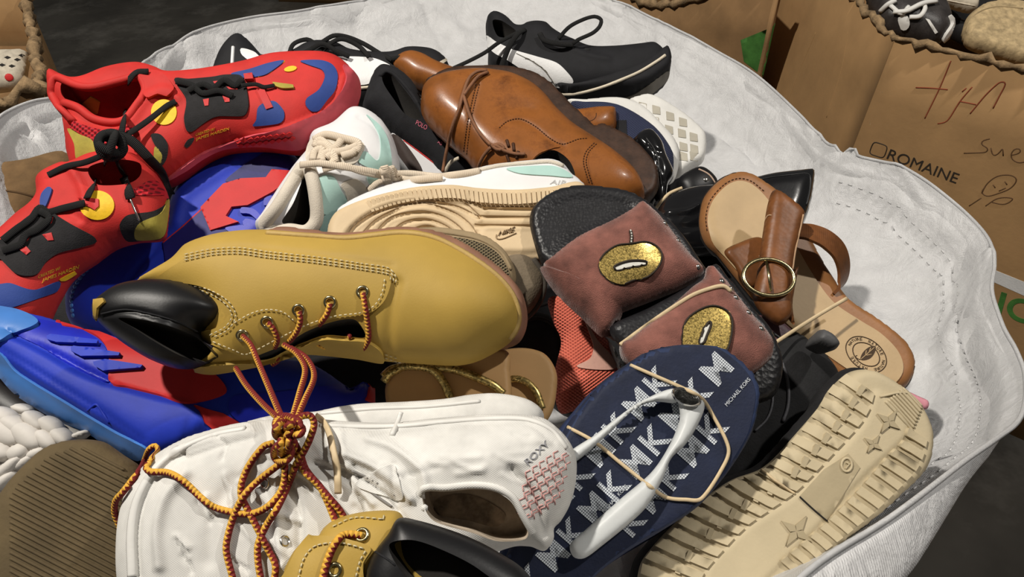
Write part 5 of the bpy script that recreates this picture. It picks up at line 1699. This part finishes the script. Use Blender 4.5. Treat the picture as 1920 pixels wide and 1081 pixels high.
# ------------------------------------------------------------------ navy flip-flops
nvy = M('navy_footbed', (.010, .015, .038), .7, .2, 40, .15, 500)
nvy_e = M('navy_foam_edge', (.016, .028, .075), .7, .15)
dots = M('dotted_print', (.60, .64, .68), .6, .05, bump=0, kind='dots', col2=(.010, .015, .038), p=8.6)
wstrap = M('pale_grey_strap', (.58, .60, .60), .4, .05, 20, .04)
ffo = S((1131, 717), (1188, 677), (1221, 657), (1266, 647), (1311, 646), (1352, 652), (1388, 677), (1413, 705), (1423, 734), (1421, 762), (1409, 811), (1384, 856), (1352, 901), (1307, 950), (1246, 991), (1172, 1036), (1115, 1081), (1060, 1150), (980, 1170), (930, 1120), (950, 1040), (1000, 930), (1040, 845), (1062, 799), (1095, 757))
f2 = Thing('flip_flop', 'navy printed flip-flop lying beneath the strapped one by the canvas heel', 'sandal', 'pair of flip-flops')
fb2 = relief(f2, 'footbed', [(x - 22, y + 16) for x, y in ffo], Pl(1200, 880, .560, .0, .35), nvy_e, R=.004, hf=.008, hb=.008, step=8)
ff = Thing('flip_flop', 'navy monogram flip-flop with pale Y strap and silver medallion on top', 'sandal', 'pair of flip-flops')
pl = Pl(1200, 860, .515, .0, .33)
fb = relief(ff, 'sole', ffo, pl, nvy_e, R=.004, hf=.009, hb=.009, step=7)
ftop = [(np.array(p) - (1200, 860)) * .975 + (1198, 857) for p in ffo]
ft = patch(ff, 'footbed', fb, ftop, nvy, .0006, 8)
ax = np.array([.66, -.75])
pu_ = np.array([-.75, -.66])
inn = spl([(np.array(p) - (1200, 860)) * .965 + (1197, 855) for p in ffo], 6)
for j in range(-4, 5):
    for i in range(-6, 7):
        o = np.array([1232, 856]) + ax * (i * 58 + (29 if j % 2 else 0)) + pu_ * (j * 66)
        rv, uv_ = ax * 46, pu_ * 50
        cs = np.array([o, o + rv, o + uv_, o + rv + uv_])
        mc = cs.mean(0)
        if inside(cs, inn).sum() >= 4 and o[1] < 1120 and np.hypot(mc[0] - 1383, mc[1] - 732) > 42:
            text(ff, 'printed_letter', ft, 'KM'[(i + j) % 2], o, rv, uv_, dots, .0004, thick=.02)
for o in ((1363, 762), (1133, 962)):
    text(ff, 'printed_word', ft, 'MICHAEL KORS', o, (44, -50), (-5, -5), M('pale_print', (.5, .53, .57), .6), .0008)
spn = Pl(1200, 860, .497, .0, .33)
st1 = relief(ff, 'strap', S((1262, 728), (1205, 750), (1156, 783), (1115, 815), (1070, 845), (1060, 870), (1084, 862), (1135, 818), (1188, 768), (1225, 753), (1268, 754)), spn, wstrap, R=.005, hf=.005, hb=.006, step=5)
st2 = relief(ff, 'strap', S((1262, 730), (1300, 728), (1321, 756), (1311, 791), (1286, 832), (1258, 860), (1241, 901), (1205, 958), (1123, 1027), (1095, 1046), (1075, 1043), (1069, 1020), (1095, 995), (1164, 934), (1221, 885), (1254, 836), (1274, 787), (1272, 757)), spn, wstrap, R=.006, hf=.006, hb=.006, step=5)
med = relief(ff, 'medallion', [(1287 + 28 * math.cos(a) + 3 * math.sin(a), 744 + 18 * math.sin(a) + 6 * math.cos(a)) for a in np.linspace(0, 6.28, 16, endpoint=False)], Pl(1287, 744, .502, .0, .33), silver, R=.003, hf=.0035, hb=.004, step=4)
patch(ff, 'medallion_stone', med, [(1287 + 22 * math.cos(a) + 2 * math.sin(a), 744 + 13 * math.sin(a) + 5 * math.cos(a)) for a in np.linspace(0, 6.28, 14, endpoint=False)], M('dark_silver', (.16, .16, .15), .22, .5, 300, .5, 200, metal=1.0), .0006, 4)
fband = single('rubber_band', 'pale rubber band looped around the strapped navy flip-flop', 'rubber band')
drape(fband, 'rubber_band', [fb, ft, st1, st2, med], [(1182, 684, .001), (1221, 701, .002), (1278, 726, .002), (1315, 746, .002), (1335, 775, .002), (1366, 840, .002), (1352, 881, .002), (1315, 934, .002), (1286, 936, .002), (1250, 932, .002), (1221, 913, .002), (1164, 868, .002), (1115, 828, .002), (1064, 800, .001)], .0013, band_m, 6, .6, 5)

# ------------------------------------------------------------------ beige moulded sole
bgs = M('pale_beige_rubber', (.50, .42, .275), .65, .07, 16, .08, 400)
bgd = M('beige_rubber_shade', (.38, .315, .20), .7, .08, 16, .08, 400)
bs_ = Thing('slide_sandal', 'sole-up sandal with pale beige ridged outsole by the front edge of the bag', 'sandal')
bso = S((1535, 762), (1551, 734), (1584, 702), (1608, 693), (1633, 695), (1674, 717), (1706, 742), (1727, 770), (1741, 803), (1744, 823), (1740, 860), (1723, 893), (1690, 925), (1645, 966), (1592, 1007), (1543, 1044), (1480, 1090), (1400, 1160), (1270, 1190), (1190, 1140), (1195, 1081), (1205, 1048), (1246, 999), (1299, 950), (1368, 901), (1421, 881), (1449, 860), (1490, 815))
relief(bs_, 'upper', [(x - 14, y - 4) for x, y in bso], Pl(1480, 900, .575, .0, .33), blacks, R=.012, hf=.014, hb=.03, step=8, label='black upper side')
pl = Pl(1480, 900, .545, .0, .33)
cenp = S((1641, 735), (1660, 745), (1700, 795), (1690, 825), (1620, 890), (1540, 975), (1480, 1040), (1400, 1110), (1330, 1110), (1330, 1060), (1400, 990), (1494, 925), (1560, 860), (1620, 790))
bb2 = relief(bs_, 'outsole', bso, pl, bgs, R=.008, hf=.013, hb=.012, step=6, bumps=[('s', cenp, .002, 6)])
lo = spl(S((1592, 704), (1560, 732), (1542, 764), (1497, 820), (1455, 868), (1425, 889), (1372, 908), (1305, 957), (1253, 1005), (1213, 1052), (1205, 1085)), 1, False)
li = spl(S((1640, 738), (1630, 770), (1612, 798), (1565, 848), (1520, 895), (1494, 922), (1440, 960), (1400, 988), (1345, 1045), (1310, 1090), (1300, 1120)), 1, False)
n = 19
for k in range(n):
    a0, a1 = lo[int((k + .1) / n * (len(lo) - 1))], lo[int((k + .72) / n * (len(lo) - 1))]
    b0, b1 = li[int((k + .1) / n * (len(li) - 1))], li[int((k + .72) / n * (len(li) - 1))]
    lgp = patch(bs_, 'tread_bar', bb2, [a0, a1, b1, b0], bgs, .0026, 14, False)
    m0 = (a0 + a1) * .5 * .45 + (b0 + b1) * .5 * .55
    dv = (b0 - a0) / np.linalg.norm(b0 - a0)
    sv_ = np.array([-dv[1], dv[0]])
    patch(bs_, 'tread_cross', [lgp, bb2], [m0 + dv * 5 + sv_ * 11, m0 - dv * 5 + sv_ * 11, m0 - dv * 5 - sv_ * 9, m0 + dv * 5 - sv_ * 9], bgs, .0022, 20, False)
ro_ = spl(S((1736, 822), (1730, 850), (1716, 880), (1685, 912), (1640, 955), (1590, 995), (1540, 1033), (1480, 1078)), 1, False)
ri_ = spl(S((1700, 800), (1690, 826), (1665, 850), (1640, 880), (1600, 925), (1560, 965), (1515, 1005), (1455, 1055)), 1, False)
n = 15
for k in range(n):
    a0, a1 = ro_[int((k + .1) / n * (len(ro_) - 1))], ro_[int((k + .7) / n * (len(ro_) - 1))]
    b0, b1 = ri_[int((k + .1) / n * (len(ri_) - 1))], ri_[int((k + .7) / n * (len(ri_) - 1))]
    patch(bs_, 'tread_bar', bb2, [a0, a1, b1, b0], bgs, .0026, 14, False)
for k in range(9):
    x0, y0 = 1660 + 4.6 * k, 752 - 3.6 * k
    L_ = 76 - 3.2 * k
    stroke(bs_, 'toe_ridge', bb2, S((x0, y0), (x0 + .34 * L_, y0 + .36 * L_), (x0 + .68 * L_, y0 + .74 * L_)), .0010, bgs, .0002, n=5)
pnl = patch(bs_, 'arch_panel', bb2, S((1499, 930), (1545, 880), (1590, 850), (1612, 876), (1548, 976)), bgd, .0008, 9, False)
stroke(bs_, 'size_mark', [pnl, bb2], [(1587 + 11 * math.cos(a), 871 + 14 * math.sin(a)) for a in np.linspace(0, 6.28, 14, endpoint=False)], .0010, bgs, .0004, closed=True, n=5)
text(bs_, 'size_mark', [pnl, bb2], '7', (1583, 878), (7, 3), (3, -12), bgs, .0012)
for cx, cy, r in ((1665, 790, 26), (1636, 832, 20), (1492, 995, 34)):
    for k in range(4):
        a = k * math.pi / 2 + .6
        patch(bs_, 'star_facet', bb2, [(cx, cy), (cx + r * .35 * math.cos(a - .7), cy + r * .35 * math.sin(a - .7)), (cx + r * math.cos(a), cy + r * math.sin(a)), (cx + r * .35 * math.cos(a + .7), cy + r * .35 * math.sin(a + .7))], bgd, .0016, 30, False)
stroke(bs_, 'split', bb2, S((1499, 931), (1525, 955), (1550, 976)), .0006, dark_in, .0009)
bband = single('rubber_band', 'thin rubber band across the pale beige ridged outsole', 'rubber band')
stroke(bband, 'rubber_band', [bb2] + [b for b in BODIES if b.obj.parent == bs_.root], S((1428, 881), (1455, 902), (1490, 926)), .0010, band_m, .0012, n=6)

# ------------------------------------------------------------------ things glimpsed in the gaps of the pile
coral = M('coral_knit', (.72, .17, .11), .8, .1, 40, .6, kind='knit', p=1500.0, col2=(.50, .09, .06))
cs = Thing('running_shoe', 'coral knit sneaker with pale curved side mark below the velvet slide', 'shoe')
cu = relief(cs, 'upper', S((1028, 560), (1062, 558), (1090, 580), (1123, 622), (1140, 640), (1165, 700), (1150, 740), (1090, 765), (1048, 770), (1040, 700), (1052, 640), (1036, 600)), Pl(1100, 660, .680, .0, .4), coral, R=.025, hf=.02, hb=.03, step=5)
patch(cs, 'side_mark', cu, S((1097, 603), (1119, 638), (1145, 668), (1153, 690), (1120, 693), (1082, 687), (1106, 672), (1112, 648)), M('pale_coral', (.62, .36, .29), .8, .1, 40), .0014, 5, label='pale side mark')
patch(cs, 'sole', cu, S((1137, 628), (1148, 634), (1172, 690), (1160, 694), (1150, 672)), whl, .003, 5)
tans = M('tan_footbed_smooth', (.58, .35, .15), .55, .05, 15, .03)
goldb = M('gold_braid', (.50, .38, .14), .35, kind='glitter', metal=.8, bump=.9, p=700)
t2 = Thing('sandal', 'tan sandal with gold cord tucked behind the white canvas heel', 'sandal', 'pair of gold cord sandals')
tt2 = relief(t2, 'footbed', S((880, 690), (910, 668), (947, 655), (985, 652), (1020, 662), (1040, 688), (1045, 715), (1036, 770), (1010, 800), (930, 800)), Pl(980, 720, .620, .0, .45), tans, R=.004, hf=.005, hb=.006, step=6)
drape(t2, 'gold_cord', [tt2], S((950, 712, .002), (970, 710, .004), (990, 718, .005), (1006, 736, .005), (1017, 766, .003)), .0030, goldb, 8, .8, 4)
t1 = Thing('sandal', 'tan sandal with gold cord straps below the tan boot toe', 'sandal', 'pair of gold cord sandals')
tt1 = relief(t1, 'footbed', S((722, 735), (735, 700), (775, 680), (850, 665), (920, 655), (953, 660), (957, 700), (955, 760), (900, 790), (740, 780)), Pl(840, 720, .600, .0, .45), tans, R=.004, hf=.005, hb=.006, step=6)
for q in (S((718, 706, .002), (735, 692, .006), (770, 686, .008), (808, 692, .008), (830, 714, .006), (846, 750, .003)), S((800, 688, .006), (850, 692, .007), (895, 708, .006), (925, 722, .005), (944, 738, .002)), S((720, 715, .002), (730, 700, .006), (750, 690, .007))):
    drape(t1, 'gold_cord', [tt1], q, .0034, goldb, 8, .8, 4)
taupe = M('taupe_suede', (.15, .118, .08), .9, .2, 60, .3, 500)
tmesh = M('taupe_mesh', (.21, .165, .095), .85, .1, 40, .7, kind='mesh', col2=(.035, .028, .018), p=1500.0)
m1 = Thing('sneaker', 'taupe mesh sneaker with padded toe rim behind the tan boot', 'shoe')
mm = relief(m1, 'upper', S((740, 470), (770, 436), (810, 428), (870, 434), (915, 446), (945, 468), (964, 500), (966, 530), (940, 560), (820, 540)), Pl(880, 490, .662, .0, .4), M('taupe_rand', (.30, .225, .13), .8, .1), R=.02, hf=.016, hb=.02, step=5)
patch(m1, 'mesh_panel', mm, S((830, 450), (860, 447), (905, 458), (936, 480), (952, 510), (950, 530), (905, 520), (860, 480)), tmesh, .0014, 5)
stroke(m1, 'toe_piping', mm, [S((790, 432), (840, 437), (900, 449), (940, 474), (958, 506))], .0018, M('taupe_rand', (.3, .225, .13), .8))
m2 = Thing('sneaker', 'grey taupe suede shoe toe wedged between boot toe and black footbed', 'shoe')
mm2 = relief(m2, 'upper', S((930, 500), (950, 476), (985, 474), (1008, 490), (1022, 518), (1022, 548), (1006, 578), (985, 600), (950, 600), (925, 560)), Pl(980, 535, .685, .0, .4), taupe, R=.02, hf=.02, hb=.025, step=5)
stroke(m2, 'sole_edge', mm2, S((1000, 486), (1018, 515), (1018, 548), (1002, 580), (980, 600)), .003, M('taupe_sole', (.06, .05, .04), .8))
ls = Thing('loafer', 'tan suede loafer half hidden left of the red sneakers', 'shoe')
lu = relief(ls, 'upper', S((-70, 318), (0, 312), (60, 305), (132, 290), (150, 330), (120, 360), (90, 400), (40, 450), (-70, 470)), Pl(40, 370, .92, .0, .45), M('brown_suede', (.155, .092, .040), .9, .2, 40, .2, 500), R=.03, hf=.028, hb=.03, step=7)
stroke(ls, 'seam', lu, [S((-20, 355), (30, 360), (75, 372)), S((-20, 395), (20, 402), (55, 412))], .0015, M('brown_suede_dark', (.09, .05, .02), .9))
pk = single('strap', 'small pink strap end against the bag wall beside the beige outsole', 'strap')
relief(pk, 'strap', S((1700, 734), (1722, 742), (1741, 752), (1737, 767), (1715, 762), (1698, 752)), Pl(1720, 750, .63, .0, .3), M('pink_vinyl', (.60, .25, .30), .5), R=.004, hf=.003, hb=.003, step=4)
pw_ = Thing('sandal', 'mauve strappy sandal glimpsed under the studded edge of the velvet slide', 'sandal')
pwu = relief(pw_, 'strap', S((1395, 600), (1430, 590), (1470, 605), (1500, 640), (1480, 655), (1430, 640)), Pl(1445, 620, .685, .0, .4), M('mauve_satin', (.10, .05, .065), .5), R=.008, hf=.006, hb=.006, step=5)
stroke(pw_, 'strap_edge', pwu, S((1400, 600), (1425, 608), (1450, 625), (1480, 645)), .0015, blackl)
# added dark shoe forms, standing in for the shade in the pile's gaps
fill = [('added black filler shoe in the dark gap under the tan boot toe', S((960, 600), (1010, 585), (1050, 610), (1060, 680), (1040, 740), (980, 760), (930, 700)), .74),
        ('added black filler shoe under the velvet slides and the boot', S((985, 560), (1080, 540), (1200, 600), (1250, 700), (1180, 790), (1060, 780), (1000, 700)), .83),
        ('added black filler shoe in the gap between blue sneaker and gold cord sandal', S((560, 640), (700, 650), (760, 700), (740, 780), (620, 770), (540, 700)), .70),
        ('added black filler shoe in the gap between white canvas toe and ribbed slipper', S((170, 800), (260, 830), (330, 880), (300, 980), (200, 940), (140, 860)), .62),
        ('added black filler shoe below the sky blue sole edge at the bag side', S((-60, 690), (20, 700), (110, 770), (160, 830), (60, 830), (-60, 790)), .72),
        ('added black filler shoe between red sneaker sole and blue sneaker', S((300, 350), (400, 290), (560, 270), (620, 300), (560, 400), (380, 430)), .93),
        ('added black filler shoe under red sneaker toe and blue sneaker heel', S((90, 520), (180, 480), (240, 520), (200, 620), (110, 640), (60, 590)), .84),
        ('added black filler shoe under the mint sneaker collar', S((470, 400), (560, 380), (680, 400), (700, 470), (560, 500), (470, 470)), .88),
        ('added black filler shoe in the shade under the beige ridged outsole', S((1180, 960), (1300, 900), (1450, 840), (1560, 800), (1640, 900), (1500, 1000), (1300, 1130), (1150, 1100)), .71),
        ('added black filler shoe under the buckled sandal toe', S((1200, 440), (1300, 420), (1420, 470), (1470, 560), (1400, 620), (1280, 560)), .88),
        ('added dark filler shoe below the brown lace-up and the slip-on', S((680, 220), (800, 260), (930, 330), (1090, 330), (1180, 380), (1000, 420), (800, 380), (700, 300)), 1.10),
        ('added dark filler shoe under the navy mesh sneaker and brown heel', S((1060, 250), (1180, 270), (1290, 320), (1330, 370), (1250, 420), (1120, 380)), 1.18),
        ('added dark filler shoe beneath the buckled sandal heel and beige sole', S((1500, 640), (1600, 690), (1700, 740), (1700, 850), (1600, 900), (1480, 800)), .79)]
for k, (lb, o, d) in enumerate(fill):
    th = Thing('filler_shoe', lb, 'shoe', 'added dark filler shoes under the pile')
    c = np.mean(np.array(o), 0)
    b = relief(th, 'upper', o, Pl(c[0], c[1], d, .0, .45), [blacks, blackl, blackf][k % 3], R=.035, hf=.025, hb=.035, step=9)
    oo = np.array(o, float)
    stroke(th, 'sole_edge', b, [tuple(c + (p - c) * .86) for p in oo[:4]], .0025, dk_sole)

# ------------------------------------------------------------------ shoes in the neighbouring boxes
gsk = Thing('sneaker', 'grey and black sneaker with white laces inside the printed box', 'shoe')
gu = relief(gsk, 'upper', S((1632, -20), (1640, 20), (1655, 45), (1690, 60), (1750, 78), (1775, 70), (1782, 45), (1772, 15), (1750, -15), (1690, -40)), Pl(1700, 20, 1.42, .0, .5), M('charcoal_synthetic', (.04, .035, .034), .4, .3, 40), R=.04, hf=.035, hb=.04, step=5)
patch(gsk, 'sole', gu, S((1765, 75), (1782, 45), (1778, 30), (1795, 50), (1803, 65), (1790, 85)), rubber_w, .006, 5)
patch(gsk, 'side_mark', gu, S((1735, 35), (1742, 37), (1758, 60), (1753, 63)), rubber_w, .002, 5, False)
patch(gsk, 'toe_patch', gu, S((1684, 33), (1700, 30), (1706, 45), (1700, 54), (1690, 53)), rubber_w, .004, 5)
for q in (S((1650, 22, .005), (1665, 8, .01), (1680, 0, .01)), S((1675, 22, .006), (1700, 20, .012), (1730, 6, .014), (1757, 1, .012)), S((1705, 32, .005), (1725, 30, .008), (1735, 15, .008), (1730, 5, .006)), S((1670, 10, .006), (1690, 25, .008), (1705, 12, .006))):
    drape(gsk, 'lace', [gu], q, .0045, rubber_w, 6, .6, 4)
tb_ = Thing('sandal', 'sole-up sandal with speckled tan outsole inside the printed box', 'sandal')
relief(tb_, 'outsole', S((1806, 60), (1812, 35), (1835, 14), (1870, 6), (1920, 10), (1990, 40), (1990, 130), (1930, 118), (1870, 100), (1820, 82)), Pl(1880, 60, 1.33, .0, .5), M('speckled_tan_rubber', (.44, .33, .18), .8, .25, 90, .2, 300), R=.012, hf=.016, hb=.02, step=6)
stroke(tb_, 'welt', BODIES[-1], S((1812, 62), (1818, 38), (1840, 20), (1872, 12), (1918, 16)), .0014, M('speckled_tan_edge', (.36, .27, .15), .8))
tc_ = Thing('sandal', 'pale flat sole at the top of the printed box', 'sandal')
relief(tc_, 'outsole', S((1760, 0), (1790, 8), (1830, 16), (1832, -10), (1800, -40), (1760, -40)), Pl(1800, -10, 1.5, .0, .5), M('pale_foam', (.50, .44, .34), .8, .1), R=.01, hf=.012, hb=.02, step=5)
stroke(tc_, 'welt', BODIES[-1], S((1764, -2), (1792, 4), (1828, 11)), .0014, cream_s)
ds_ = Thing('filler_shoe', 'black shoe at the bottom of the printed box', 'shoe')
relief(ds_, 'upper', S((1630, 10), (1700, 10), (1800, 60), (1900, 100), (2000, 150), (2000, -60), (1640, -60)), Pl(1800, 40, 1.56, .0, .9), blacks, R=.05, hf=.02, hb=.04, step=9)
stroke(ds_, 'sole_edge', BODIES[-1], S((1680, 0), (1780, 30), (1880, 60)), .003, dk_sole)
lt = Thing('sandal', 'white lattice slip-on with a red dot inside the torn box', 'sandal')
lw = relief(lt, 'upper', S((-60, 110), (0, 98), (30, 97), (52, 98), (50, 120), (46, 142), (30, 158), (0, 166), (-60, 166)), Pl(10, 130, 1.50, .0, .5), M('pale_lattice', (.50, .45, .36), .8, .2, 60), R=.03, hf=.022, hb=.03, step=5)
for x, y in ((14, 108), (32, 112), (4, 122), (22, 124), (-8, 110), (40, 104)):
    patch(lt, 'lattice_gap', lw, S((x - 6, y), (x, y - 3), (x + 7, y), (x, y + 3)), dark_in, .0008, 6, False)
dome(lt, 'red_dot', lw, (17, 145), .0075, .002, redp)
